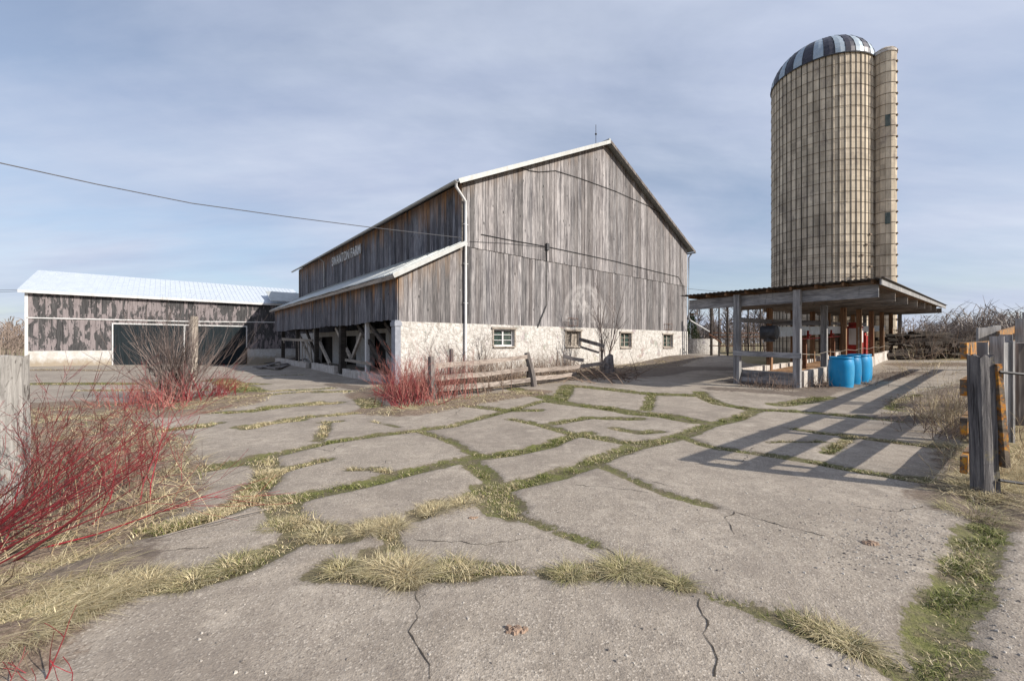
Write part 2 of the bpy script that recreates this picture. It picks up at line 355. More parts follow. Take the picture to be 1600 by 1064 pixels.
M = Mat('pale_cracked_post_wood', .95)
g = M.noise(M.map((1,1,.06)), 30, 7, .75, .6)
b = M.ramp(g, [(.3, (.10, .09, .085)), (.5, (.30, .285, .27)), (.72, (.46, .44, .42))])
b = M.mix(M.ramp(M.noise(M.map((1,1,.3)), 9, 6, .75, 1.), [(.40, .85), (.47, 0.)]), b, (.06, .05, .045)); M.base(b); M.bump(g, .9, .02); m_palesplit = M.m
def stemmat(name, c1, c2):
    M = Mat(name, .6); r = M.attr('rnd').outputs['Fac']
    M.base(M.ramp(r, [(0., c1), (1., c2)])); return M.m
m_redstem = stemmat('red_dogwood_stem', (.07, .022, .018), (.27, .018, .032))
m_pinkstem = stemmat('faded_red_stem', (.16, .045, .04), (.40, .17, .14))
m_greystem = stemmat('grey_bare_twig', (.10, .08, .075), (.33, .285, .265))
m_browntwig = stemmat('brown_dry_twig', (.09, .055, .04), (.33, .24, .18))
m_fartwig = stemmat('far_bare_wood', (.15, .115, .10), (.34, .27, .225))
m_straw = stemmat('pale_straw', (.40, .30, .17), (.68, .57, .38))
M = Mat('grass_blades', .75); r = M.attr('rnd').outputs['Fac']; d = M.attr('warm').outputs['Fac']
b = M.mix(d, M.ramp(r, [(0., (.06, .075, .016)), (.5, (.13, .15, .035)), (1., (.26, .26, .09))]), M.ramp(r, [(0., (.20, .15, .085)), (.4, (.42, .34, .20)), (1., (.70, .61, .40))]))
M.base(b); M.p.inputs['Subsurface Weight'].default_value = 0; m_blade = M.m
m_bushstem = stemmat('brown_grey_bush_twig', (.06, .042, .038), (.26, .205, .185))
m_cedar = stemmat('cedar_foliage', (.05, .09, .03), (.12, .17, .05))

# ---------------------------------------------------------------- joints between the slabs  (px, py, width in m, dryness)
def L(pts, wd, dry, k=0): return (pts, wd, dry, k)
J = [
 L([(205,748),(240,741),(300,733),(367,720),(439,708),(510,691),(585,680),(652,672),(705,665),(765,648),(802,639),(835,630),(862,622)], .17, .25),
 L([(652,672),(705,689),(742,708),(760,714)], .12, .3),
 L([(424,781),(469,776),(532,762),(592,749),(660,731),(731,716),(806,706),(857,695),(887,682),(920,676)], .19, .15),
 L([(800,654),(844,663),(887,676),(944,685),(975,691),(1045,687)], .17, .2),
 L([(740,772),(769,764),(825,751),(866,742),(909,728),(944,713),(988,698),(1062,682),(1106,665),(1150,654),(1185,639)], .21, .2),
 L([(731,718),(765,745),(778,770),(778,790),(800,802)], .18, .2),
 L([(800,802),(830,812),(865,826),(900,840),(930,851)], .075, .25),
 L([(765,762),(785,790)], .30, .2),
 L([(652,803),(675,789),(757,774)], .16, .95),
 L([(412,718),(424,740),(401,762),(386,781),(337,800),(311,809),(240,826)], .22, .7),
 L([(510,717),(457,730),(420,742)], .13, .4),
 L([(424,779),(446,800),(466,822),(500,835),(540,834)], .20, .6),
 L([(540,832),(572,820),(612,817)], .16, .95), L([(606,820),(612,845),(625,860)], .10, .5),
 L([(222,916),(300,905),(360,890),(409,869),(446,850),(470,830)], .17, .6),
 L([(-40,975),(60,950),(150,930),(240,905)], .20, .95),
 L([(500,888),(560,892),(600,896),(660,893),(735,888)], .17, .85), L([(580,865),(640,905)], .16, .9),
 L([(735,890),(800,891),(850,891)], .06, .4), L([(850,893),(900,893),(940,892)], .12, .7), L([(940,886),(985,888),(1030,900),(1070,912)], .14, .65),
 L([(1070,912),(1130,935),(1180,953),(1240,970)], .065, .4), L([(1240,968),(1290,990),(1350,1012),(1400,1045)], .14, .6),
 L([(1525,762),(1545,800),(1530,850),(1510,900),(1487,950),(1465,1000),(1475,1064),(1540,1180)], .185, .2),
 L([(1470,990),(1450,1030),(1430,1090)], .09, .3), L([(1530,790),(1600,812),(1690,830)], .14, .6),
 L([(931,724),(966,737),(1010,759),(1045,772),(1115,790)], .085, .25),
 L([(1062,682),(1106,696),(1194,709),(1281,722),(1347,735),(1412,746),(1482,754)], .14, .3),
 L([(1237,669),(1281,676),(1325,680),(1369,687),(1430,694),(1500,700)], .15, .3), L([(1290,706),(1312,694),(1330,682)], .13, .3),
 L([(1093,612),(1103,622),(1125,631),(1172,639),(1216,641),(1281,645),(1347,652),(1412,658)], .26, .15),
 L([(1215,632),(1250,628),(1290,620)], .34, .15), L([(1400,640),(1410,625),(1440,618)], .28, .2),
 L([(857,626),(909,632),(962,639),(992,645),(1045,650),(1084,658)], .34, .15),
 L([(887,602),(953,608),(1019,615),(1084,617)], .38, .1), L([(887,602),(880,615),(870,627)], .36, .15), L([(1019,615),(1010,640)], .2, .2),
 L([(866,661),(918,652),(997,654)], .2, .2), L([(962,669),(1000,676),(1032,674)], .16, .3), L([(862,622),(820,612),(800,606)], .4, .2),
 L([(330,644),(394,642),(442,635),(525,629)], .26, .4), L([(386,669),(450,654),(487,650),(540,646)], .2, .5), L([(510,648),(581,642),(607,639)], .2, .5),
 L([(577,622),(585,639)], .32, .4), L([(502,659),(532,657)], .12, .5), L([(512,660),(499,687)], .13, .6), L([(544,732),(585,732),(611,737)], .09, .6),
 L([(577,657),(605,663),(622,667)], .06, .5), L([(634,638),(645,634)], .3, .7), L([(660,634),(720,632),(787,640),(840,640)], .24, .2),
 L([(360,598),(412,600)], .4, .3), L([(360,616),(439,610),(520,606)], .3, .4), L([(377,622),(447,614),(500,610)], .2, .5),
 L([(411,636),(482,629),(535,628)], .2, .4), L([(500,612),(540,611)], .4, .3), L([(567,621),(587,638)], .4, .4), L([(402,588),(482,585)], .2, .6),
 L([(344,592),(390,611)], .7, .3), L([(360,645),(500,627)], .16, .5), L([(375,667),(469,655)], .2, .3), L([(244,674),(337,661)], .22, .3),
 L([(47,599),(219,599),(300,596)], .6, .35), L([(100,640),(250,625)], .3, .4), L([(246,673),(320,666)], .2, .4), L([(256,742),(330,732),(400,720)], .16, .3),
 L([(212,826),(315,811),(400,781)], .14, .7), L([(60,690),(230,668)], .25, .5), L([(640,584),(620,600)], .3, .5),
 L([(120,610),(330,608)], .25, .5), L([(360,580),(480,576)], .2, .5),L([(1290,690),(1200,690)], .07, .4),
]
# litter and soil: (pts, width, kind)
LIT = [
 L([(-140,1050),(-60,900),(40,860),(120,830),(190,790),(215,740),(190,690),(140,650)], .5, .85), L([(-60,800),(60,760),(150,700)], .9, .8),
 L([(-120,960),(60,905),(150,885)], .3, 1.), L([(-100,700),(40,640)], 1.3, .7),
 L([(200,640),(270,642),(340,630),(360,618)], .85, .9),
 L([(600,640),(640,642),(680,634),(760,622),(830,612)], .55, .75), L([(700,605),(790,598),(880,588),(960,582)], 1.3, .85), L([(620,615),(660,600)], 1.3, .9),
 L([(1000,585),(1060,575),(1130,571)], 1.0, 1.1), L([(960,577),(1010,566),(1065,556)], 1.2, 1.),
 L([(1120,607),(1200,612),(1260,617),(1300,606)], .34, 1.1), L([(1300,606),(1350,595),(1400,580),(1430,570)], .42, 1.1), L([(1160,598),(1240,606)], .5, 1.1),
 L([(1440,655),(1500,650),(1560,640)], .55, 1.), L([(1490,700),(1520,720),(1540,760)], .22, .9), L([(1420,566),(1500,566)], .8, .5),
 L([(1560,790),(1620,760),(1700,700)], .5, .95), L([(1530,640),(1620,600),(1700,590)], 1.3, .95), L([(1620,690),(1700,680)], .9, .95),
 L([(520,600),(570,608),(600,616)], .32, 1.1), L([(50,578),(170,579)], .5, .7), L([(390,571),(430,566)], .8, .8),
]
def seglist(lines, wk=1.):
    out = []
    for pts, wd, dry, k in lines:
        q = [P(*p) for p in pts]
        for a, b in zip(q[:-1], q[1:]): out.append((a[0], a[1], b[0], b[1], wd*wk, dry))
    return np.array(out)
SEG = seglist(J, .68); SEGL = seglist(LIT)
def segsd(x, y, S):
    best = np.full(x.shape, 1e3); dry = np.zeros(x.shape)
    for ax, ay, bx, by, wd, dr in S:
        vx, vy = bx - ax, by - ay; l2 = vx * vx + vy * vy + 1e-9
        t = np.clip(((x - ax) * vx + (y - ay) * vy) / l2, 0, 1)
        d = np.hypot(x - ax - t * vx, y - ay - t * vy) - wd
        m = d < best; best = np.where(m, d, best); dry = np.where(m, dr, dry)
    return best, dry
# courtyard paving outline, world coordinates
poly = np.array([(-31,26),(-30,12),(-13,6.0),(-8.5,4.2),(-5.6,2.6),(-4,.5),(-4,-8),(7,-8),(7,1.5),(4.6,2.6),(4.45,4.0),(6.2,5.6),(9,7.4),(12.4,10.2),(22,19),(19.5,22.5),(13.5,17.5),(12,21),(16,32),(11.5,29),(8,27),(-1.9,15.7),(-17,36),(-20,34)])
def polysd(x, y, p):
    n = len(p); d = np.full(x.shape, 1e9); ins = np.zeros(x.shape, bool)
    for i in range(n):
        a = p[i]; b = p[(i+1) % n]; vx, vy = b - a; l2 = vx*vx + vy*vy
        t = np.clip(((x-a[0])*vx + (y-a[1])*vy) / l2, 0, 1)
        d = np.minimum(d, np.hypot(x-a[0]-t*vx, y-a[1]-t*vy))
        c = ((a[1] > y) != (b[1] > y)) & (x < (b[0]-a[0]) * (y-a[1]) / (b[1]-a[1] + 1e-12) + a[0]); ins ^= c
    return np.where(ins, d, -d)      # positive inside
def vnoise(x, y, s, seed=0):
    xi = np.floor(x / s); yi = np.floor(y / s); fx = x / s - xi; fy = y / s - yi
    fx = fx*fx*(3-2*fx); fy = fy*fy*(3-2*fy)
    def h(a, b): return np.modf(np.abs(np.sin(a * 127.1 + b * 311.7 + seed * 17.7) * 43758.5453))[0]
    return (h(xi, yi)*(1-fx) + h(xi+1, yi)*fx)*(1-fy) + (h(xi, yi+1)*(1-fx) + h(xi+1, yi+1)*fx)*fy

def axis(step, lim, grow, end):
    v = [0.]
    while v[-1] < end: v.append(v[-1] + (step if v[-1] < lim else (v[-1] - lim) * grow + step))
    return v
ax = axis(.055, 7.5, .045, 900); xs = np.array([-a for a in ax[:0:-1]] + ax)
ay = axis(.05, 6.5, .028, 900); ys = np.array([-a for a in axis(.3, 1, .15, 120)[:0:-1]] + [a for a in ay])
GX, GY = np.meshgrid(xs, ys)
near = (GY > .8) & (GY < 40) & (np.abs(GX) < 45)
sd = np.full(GX.shape, 5.); dry = np.zeros(GX.shape); lit = np.full(GX.shape, 5.); ld = np.zeros(GX.shape)
sd[near], dry[near] = segsd(GX[near], GY[near], SEG); lit[near], ld[near] = segsd(GX[near], GY[near], SEGL)
psd = polysd(GX, GY, poly)
GZ = terr(GX, GY)
def ss(x, a, b): t = np.clip((x-a)/(b-a), 0, 1); return t*t*(3-2*t)
nz = (vnoise(GX, GY, .35) - .5) * .02 + (vnoise(GX, GY, 1.6, 3) - .5) * .03
GZ2 = GZ + nz * .5 - .022 * ss(-sd, -.03, .06) * ss(GX*0+30-GY, 0, 10) + .05 * ss(-lit, -.05, .3) * vnoise(GX, GY, .22, 5) + np.where(psd < 0, ss(-psd, 0, .8) * (.06 * vnoise(GX, GY, .5, 9)), 0)
ny, nx = GX.shape
me = bpy.data.meshes.new('ground'); me.vertices.add(nx * ny)
me.vertices.foreach_set('co', np.stack([GX, GY, GZ2], -1).astype(np.float32).ravel())
idx = np.arange(nx*ny).reshape(ny, nx)
q = np.stack([idx[:-1,:-1], idx[:-1,1:], idx[1:,1:], idx[1:,:-1]], -1).reshape(-1, 4)
me.loops.add(q.size); me.loops.foreach_set('vertex_index', q.ravel().astype(np.int32))
me.polygons.add(len(q)); me.polygons.foreach_set('loop_start', np.arange(0, q.size, 4, dtype=np.int32)); me.polygons.foreach_set('loop_total', np.full(len(q), 4, np.int32))
me.polygons.foreach_set('use_smooth', np.ones(len(q), bool))
for nm, d_ in (('sd', sd), ('dry', dry), ('lit', lit), ('ld', ld), ('psd', np.clip(psd, -50, 50))):
    a_ = me.attributes.new(nm, 'FLOAT', 'POINT'); a_.data.foreach_set('value', d_.astype(np.float32).ravel())
me.update(calc_edges=True)
ground = bpy.data.objects.new('ground', me); col.objects.link(ground); tag(ground, kind='structure')
M = Mat('cracked_pavement_and_soil', .93)
n_a = M.noise(M.map(), 60, 3, .6); n_s = M.noise(M.map(), 1.1, 6, .6); n_m = M.noise(M.map(), 7, 5, .65)
pv = M.ramp(n_s, [(.3, (.275, .236, .194)), (.7, (.43, .374, .312))])
pv = M.mix(M.ramp(n_m, [(.32, .6), (.58, 0.)]), pv, (.20, .168, .14))
st1 = M.voro(M.map(), 115, 'F1', 'Color'); stv = M.n('ShaderNodeSeparateColor'); M.l(st1, stv.inputs[0])
pv = M.mix(M.ramp(stv.outputs[0], [(.84, 0.), (.92, .65)]), pv, (.56, .50, .43))
pv = M.mix(M.ramp(stv.outputs[1], [(.80, 0.), (.92, .65)]), pv, (.15, .125, .10))
st2 = M.voro(M.map(), 260, 'F1', 'Color'); stw = M.n('ShaderNodeSeparateColor'); M.l(st2, stw.inputs[0])
pv = M.mix(M.ramp(stw.outputs[0], [(.0, .0), (1., .35)]), pv, (.14, .122, .108))
pv = M.mix(M.ramp(M.noise(M.map((1,1,1), (9,3,0)), .6, 7, .68), [(.47, 0.), (.64, .6)]), pv, (.19, .16, .135))
pv = M.mix(M.ramp(M.noise(M.map((1,1,1), (4,8,0)), 2.6, 8, .75), [(.55, 0.), (.68, .5)]), pv, (.50, .44, .37))
fine = M.math('ADD', M.math('MULTIPLY_ADD', M.noise(M.map(), 16, 6, .8), .18, -.09), M.math('MULTIPLY_ADD', M.noise(M.map(), 3.2, 3, .6), .22, -.10))
sdn = M.math('ADD', M.attr('sd').outputs['Fac'], fine)
soil = M.ramp(M.noise(M.map(), 45, 5, .75), [(.3, (.055, .045, .03)), (.7, (.20, .165, .11))])
green = M.ramp(M.noise(M.map(), 85, 6, .85), [(.36, (.022, .028, .008)), (.5, (.105, .115, .028)), (.64, (.25, .24, .09))])
gs = M.mix(M.math('MULTIPLY', M.ramp(M.noise(M.map((1,1,1),(2,2,0)), 5, 5, .7), [(.38, .0), (.62, 1.)]), M.math('SUBTRACT', 1.1, M.attr('dry').outputs['Fac'])), soil, green)
# darker rim at slab edges
pv = M.mix(M.ramp(sdn, [(.0, .55), (.06, 0.)]), pv, (.12, .10, .08))
b = M.mix(M.ramp(sdn, [(-.004, 1.), (.012, 0.)]), pv, gs)
ldn = M.math('ADD', M.attr('lit').outputs['Fac'], M.math('MULTIPLY_ADD', M.noise(M.map(), 4, 8, .75), .9, -.45))
litc = M.ramp(M.noise(M.map(), 38, 6, .8), [(.30, (.035, .024, .018)), (.5, (.16, .115, .085)), (.70, (.40, .32, .24))])
dirtc = M.ramp(M.noise(M.map(), 12, 6, .8), [(.3, (.07, .055, .045)), (.7, (.21, .17, .14))])
litc = M.mix(M.ramp(M.attr('ld').outputs['Fac'], [(.9, 0.), (1., 1.)]), litc, dirtc)
b = M.mix(M.ramp(ldn, [(-.03, .95), (.10, 0.)]), b, litc)
field = M.ramp(M.noise(M.map(), .35, 7, .75), [(.3, (.17, .16, .07)), (.5, (.30, .25, .14)), (.7, (.38, .31, .19))])
field = M.mix(M.ramp(M.noise(M.map(), 20, 5, .8), [(.3, .6), (.7, 0.)]), field, (.13, .10, .06))
pn = M.math('ADD', M.attr('psd').outputs['Fac'], M.math('MULTIPLY_ADD', M.noise(M.map(), 2.5, 6, .7), .8, -.4))
b = M.mix(M.ramp(pn, [(-.02, 1.), (.06, 0.)]), b, field)
M.base(b)
nb = M.bump(M.noise(M.map(), 9, 6, .7), .35, .03)
M.bump(M.math('ADD', M.voro(M.map(), 115), M.math('MULTIPLY', n_a, .9)), .38, .005, nb)
me.materials.append(M.m)

# cracks: thin irregular open cracks in the slabs
CR = [[(650,915),(655,950),(651,985),(664,1030),(672,1075)], [(1095,935),(1105,975),(1110,1010),(1124,1070)], [(150,848),(230,836),(330,822),(420,797)],
 [(925,850),(955,862),(985,882)], [(1115,790),(1160,805),(1215,822),(1300,842)], [(480,700),(520,705),(545,690)], [(900,757),(960,762),(1020,768)],
 [(1150,800),(1135,835)], [(250,770),(330,752),(395,733)], [(1045,757),(990,745)], [(100,890),(180,868),(330,858)], [(1000,600),(1060,602),(1110,606)],
 [(1350,640),(1500,628)], [(1380,605),(1500,603)], [(1395,590),(1505,590)], [(300,700),(360,688),(420,682)], [(720,640),(700,655)], [(820,840),(760,850),(640,838)], [(600,720),(580,740)], [(330,780),(390,770)], [(1180,700),(1160,720),(1080,725)], [(1340,790),(1400,800),(1450,790)]]
mb = MB()
for c in CR:
    q = [Vector(P(*p)) for p in c]; pts = []
    for a, b_ in zip(q[:-1], q[1:]):
        n = max(2, int((b_-a).length / .035))
        for i in range(n): pts.append(a.lerp(b_, i/n))
    off = 0; vs = []; fs = []
    for i, p in enumerate(pts):
        off = off * .8 + random.gauss(0, .012); d = (pts[min(i+1, len(pts)-1)] - pts[max(i-1, 0)]).normalized(); nrm = Vector((-d.y, d.x, 0))
        hw = .0012 + .004 * random.random() ** 2
        for s_ in (-1, 1):
            pp = p + nrm * (off + s_ * hw); vs.append((pp.x, pp.y, 0))
    vz = terr(np.array([v[0] for v in vs]), np.array([v[1] for v in vs])); X_ = np.array([v[0] for v in vs]); Y_ = np.array([v[1] for v in vs])
    vz = vz + ((vnoise(X_, Y_, .35) - .5) * .02 + (vnoise(X_, Y_, 1.6, 3) - .5) * .03) * .5 + .0028
    vs = [(x, y, z) for x, y, z in zip(X_, Y_, vz)]
    fs = [(2*i, 2*i+1, 2*i+3, 2*i+2) for i in range(len(pts)-1)]
    mb.add(vs, fs)
tag(mb.build('pavement_crack', simple('crack_dark_soil', (.05, .042, .035), .95)), kind='structure')

# ---------------------------------------------------------------- grass as real blades
def gz(x, y): return terr(x, y) + ((vnoise(x, y, .35) - .5) * .02 + (vnoise(x, y, 1.6, 3) - .5) * .03) * .5
def blades(name, X, Y, Z, H, Wd, dryv, mat, lean=.6, nseg=3, kind='stuff', lay=None):
    n = len(X); th = rng.uniform(0, 2*pi, n) if lay is None else lay; ph = th + rng.normal(0, .5, n)
    le = lean * H * rng.uniform(.1, 2., n)
    V_ = np.zeros((n, 2*nseg + 1, 3)); sx = -np.sin(ph); sy = np.cos(ph)
    for k in range(nseg + 1):
        t = k / nseg; cx = X + np.cos(th) * le * t ** 1.8; cy = Y + np.sin(th) * le * t ** 1.8; cz = Z - .008 + H * (t - .28 * lean * t * t)
        ww = Wd * (1 - t) ** .7
        if k < nseg:
            V_[:, 2*k] = np.stack([cx - sx*ww, cy - sy*ww, cz], -1); V_[:, 2*k+1] = np.stack([cx + sx*ww, cy + sy*ww, cz], -1)
        else: V_[:, 2*k] = np.stack([cx, cy, cz], -1)
    m = 2*nseg + 1; base = (np.arange(n) * m)[:, None]
    quads = np.concatenate([base + np.array([2*k, 2*k+1, 2*k+3, 2*k+2]) for k in range(nseg-1)], 0) if nseg > 1 else np.zeros((0,4), int)
    tris = base + np.array([2*nseg-2, 2*nseg-1, 2*nseg])
    me = bpy.data.meshes.new(name); me.vertices.add(n*m); me.vertices.foreach_set('co', V_.astype(np.float32).ravel())
    li = np.concatenate([quads.ravel(), tris.ravel()]); me.loops.add(len(li)); me.loops.foreach_set('vertex_index', li.astype(np.int32))
    ls = np.concatenate([np.arange(len(quads))*4, len(quads)*4 + np.arange(len(tris))*3]); lt = np.concatenate([np.full(len(quads), 4), np.full(len(tris), 3)])
    me.polygons.add(len(ls)); me.polygons.foreach_set('loop_start', ls.astype(np.int32)); me.polygons.foreach_set('loop_total', lt.astype(np.int32))
    a_ = me.attributes.new('rnd', 'FLOAT', 'POINT'); a_.data.foreach_set('value', np.repeat(rng.random(n), m).astype(np.float32))
    a_ = me.attributes.new('warm', 'FLOAT', 'POINT'); a_.data.foreach_set('value', np.repeat(dryv, m).astype(np.float32))
    me.update(calc_edges=True); me.materials.append(mat)
    o = bpy.data.objects.new(name, me); col.objects.link(o)
    if kind: o['kind'] = kind
    return o
def scatter(S, dens, wmul=1., dmin=0):
    X = []; Y = []; D = []; R = []
    for ax_, ay_, bx, by, wd, dr in S:
        l = math.hypot(bx-ax_, by-ay_); dist = max(math.hypot((ax_+bx)/2, (ay_+by)/2), 1.5)
        n = int(dens * (l + wd) * wd * 2 * wmul / (1 + (dist / 5.0) ** 1.6))
        if n < 1: continue
        t = rng.uniform(-.02, 1.02, n); r = np.clip(rng.normal(0, .52, n), -1.15, 1.15) * wd * wmul
        nx_, ny_ = -(by-ay_)/l, (bx-ax_)/l
        X.append(ax_ + (bx-ax_)*t + nx_*r); Y.append(ay_ + (by-ay_)*t + ny_*r); D.append(np.full(n, dr)); R.append(np.full(n, dist))
    return map(np.concatenate, (X, Y, D, R))
X, Y, D, R = scatter(SEG, 13000)
clump = vnoise(X, Y, .16, 11); clump2 = vnoise(X, Y, .5, 12)
pat = vnoise(X, Y, .8, 31); keep = rng.random(len(X)) < (.06 + 1.5 * clump ** 1.6 * (.25 + clump2)) * (.35 + 1.2 * pat)
X, Y, D, R, clump, clump2 = X[keep], Y[keep], D[keep], R[keep], clump[keep], clump2[keep]
dv = (rng.random(len(X)) < np.clip(D * 1.0 + (clump2 - .5) * .9 + .12, .06, .97)).astype(float)
H = (.010 + .038 * clump ** 2.5) * (1 + D * .8) * rng.uniform(.35, 1.6, len(X))
H = np.where(D > .8, H * 1.15, H)
tag(blades('joint_grass', X, Y, gz(X, Y) - .012, H, .0016 + .0006 * R * .5, dv, m_blade, 1.1), 'green and straw coloured grass growing in the joints between the pavement slabs', 'grass')
X, Y, D, R = scatter(SEGL, 2300, 1.0)
m_ = D < 1.05; X, Y, D, R = X[m_], Y[m_], D[m_], R[m_]
dv = (rng.random(len(X)) < .93).astype(float)
tag(blades('dry_grass_litter', X, Y, gz(X, Y), rng.uniform(.03, .13, len(X)) * (.5 + vnoise(X, Y, .4, 4)), .0018 + .0004 * R, dv, m_blade, 2.2), 'flattened dead grass along the shrubs, fence and building bases', 'grass')
# the thick golden mats at the lower left and the long tufts
def tuft(cx, cy, rad, n, h, dry):
    a = rng.uniform(0, 2*pi, n); r = rad * np.sqrt(rng.random(n)); return cx + r*np.cos(a), cy + r*np.sin(a), np.full(n, dry), h * rng.uniform(.5, 1.2, n), a
TX = []
for (px, py, rad, n, h, dr) in [(60,965,.22,1700,.085,.95),(140,940,.18,1400,.075,.93),(200,915,.14,900,.065,.9),(0,995,.22,1500,.09,.95),(-60,950,.25,1100,.10,1.),(30,925,.2,900,.09,1.),(90,912,.16,800,.08,1.),
  (535,888,.085,420,.055,.7),(600,890,.11,650,.06,.8),(636,893,.12,800,.07,.85),(706,889,.085,450,.055,.6),(888,897,.08,430,.055,.55),(975,890,.10,800,.07,.6),(1015,897,.06,300,.055,.6),
  (1060,912,.06,250,.05,.6),(1285,985,.07,400,.05,.85),(1330,1005,.08,450,.055,.8),(610,822,.11,600,.065,.98),(575,828,.1,500,.06,.95),(680,795,.12,550,.055,1.),(725,785,.12,500,.05,.97),(500,832,.14,500,.05,.8),
  (435,820,.12,400,.045,.6),(300,905,.12,600,.05,.7),(370,880,.12,500,.05,.6),(1490,700,.18,500,.12,.9),(1560,770,.3,900,.14,.97),(1600,740,.3,700,.16,1.),(1520,800,.2,500,.08,.6)]:
    c = P(px, py); TX.append(tuft(c[0], c[1], rad, n, h, dr))
X, Y, D, H, A = [np.concatenate([t[i] for t in TX]) for i in range(5)]
dv = np.clip(D + rng.normal(0, .22, len(X)), 0, 1); 
tag(blades('dry_grass_tuft', X, Y, gz(X, Y), H, .0021 + 0*X, dv, m_blade, 1.7, 4, lay=A + rng.normal(0, .8, len(X))), 'golden dead grass tufts spilling over the slab edges', 'grass')
# field grass beyond
X = rng.uniform(5, 40, 26000); Y = rng.uniform(3, 60, 26000)
k = (polysd(X, Y, poly) < 0) & ((X - 5) > (Y - 4) * .95); X, Y = X[k], Y[k]
tag(blades('field_grass', X, Y, gz(X, Y), rng.uniform(.08, .3, len(X)), .004 + 0*X, (rng.random(len(X)) < .9).astype(float), m_blade, .9), 'tan dead field grass beyond the fence on the right', 'grass')

# loose gravel on the slab at right and dirt clods
mb = MB()
def pebble(mb, c, r):
    vs = []
    for k in range(6):
        a = k * pi / 3 + random.random() * .5; vs.append(Vector((cos(a) * r * random.uniform(.7, 1.2), sin(a) * r * random.uniform(.7, 1.2), r * .1)))
    vs += [v * .6 + Vector((0, 0, r * random.uniform(.4, .8))) for v in vs]
    vs = [v + Vector(c) for v in vs]
    mb.add(vs, [(k, (k+1) % 6, 6+(k+1) % 6, 6+k) for k in range(6)] + [tuple(range(6, 12))], random.random())
N = 900; gx = rng.normal(1395, 75, N); gy = rng.normal(842, 28, N)
gx = np.concatenate([gx, rng.uniform(1000, 1500, 260), rng.uniform(1540, 1600, 160), rng.uniform(300, 1350, 420)]); gy = np.concatenate([gy, rng.uniform(760, 900, 260), rng.uniform(860, 1060, 160), rng.uniform(700, 1060, 420)])
q = np.array([( (px-800)/F * (CAMH*F/(py-HZ)), CAMH*F/(py-HZ)) for px, py in zip(gx, gy)]); z_ = gz(q[:,0], q[:,1]); s1, _ = segsd(q[:,0], q[:,1], SEG)
for (x, y), z, s_ in zip(q, z_, s1):
    if s_ > .02: pebble(mb, (x, y, z), .003 + .007 * random.random() ** 3)
M = Mat('gravel_stone', .9); M.base(M.ramp(M.attr('rnd').outputs['Fac'], [(0., (.15, .13, .115)), (1., (.50, .46, .41))]))
tag(mb.build('loose_gravel', M.m), 'small loose stones strewn over the slab at right', 'gravel', kind='stuff')
for (px, py, r_, lab) in [(808, 985, .036, 'brown crumbly clod of earth on the front slab'), (740, 808, .028, 'small rounded brown clod beside the dry grass strip'), (1362, 848, .04, 'dark flat clod amid the gravel at right')]:
    mb = MB(); c = P(px, py); zz = float(gz(np.array([c[0]]), np.array([c[1]]))[0])
    for i in range(26): pebble(mb, (c[0] + random.gauss(0, r_*.6), c[1] + random.gauss(0, r_*.35), zz), r_ * random.uniform(.2, .55))
    tag(mb.build('dirt_clod', simple('clod_earth', (.27, .19, .14), .95, nz=.4)), lab, 'dirt clod')

# ================================================================ barn
WB = 17.7; LB = 24.7; ZF = 2.12; ZE = 7.55; ZP = 11.75; LS = -2.6; LL = 20.3
def gz_roof(s): return ZE + (ZP - ZE) * (1 - abs(s - WB/2) / (WB/2))
def boards(mb, pt, s0, s1, zb, zt, wmin=.14, wmax=.30, out=.0, warmtop=0., warmlen=1.2, ragged=.02, th=.025):
    s = s0
    while s < s1 - .03:
        w_ = min(random.uniform(wmin, wmax), s1 - s); g = .004 + (.006 if random.random() < .2 else 0)
        if s1 - s - w_ < .06: w_ = s1 - s
        a, b_ = s + g, s + w_ - g; o = out + random.uniform(0, .012); bt = zb(s + w_/2) if callable(zb) else zb
        bt -= random.uniform(0, ragged); r = random.random(); ta, tb = zt(a), zt(b_)
        wm = [0., 0., 0., 0.] ; tl = random.uniform(.25, 1.) * warmlen
        ma, mb_ = max(ta - tl, bt + .02), max(tb - tl, bt + .02)
        wt = warmtop * random.uniform(.5, 1.3)
        vs = [pt(a, bt, o), pt(b_, bt, o), pt(b_, bt, o+th), pt(a, bt, o+th), pt(a, ma, o), pt(b_, mb_, o), pt(b_, mb_, o+th), pt(a, ma, o+th), pt(a, ta, o), pt(b_, tb, o), pt(b_, tb, o+th), pt(a, ta, o+th)]
        fs = [(3,2,1,0),(8,9,10,11)]
        for k in (0, 4): fs += [(k,k+1,k+5,k+4),(k+1,k+2,k+6,k+5),(k+2,k+3,k+7,k+6),(k+3,k,k+4,k+7)]
        mb.add(vs, fs, r, [0.]*4 + [0.]*4 + [wt]*4)
        s += w_
    zbb = (lambda x: zb(x) if callable(zb) else zb)
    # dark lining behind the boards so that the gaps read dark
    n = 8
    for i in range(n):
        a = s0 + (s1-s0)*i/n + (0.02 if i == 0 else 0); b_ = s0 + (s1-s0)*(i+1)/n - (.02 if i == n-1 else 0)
        mb.add([pt(a, zbb(a)+.02, out-.03), pt(b_, zbb(b_)+.02, out-.03), pt(b_, zt(b_)-.02, out-.03), pt(a, zt(a)-.02, out-.03)], [(0,1,2,3)], 0., 0., 1)
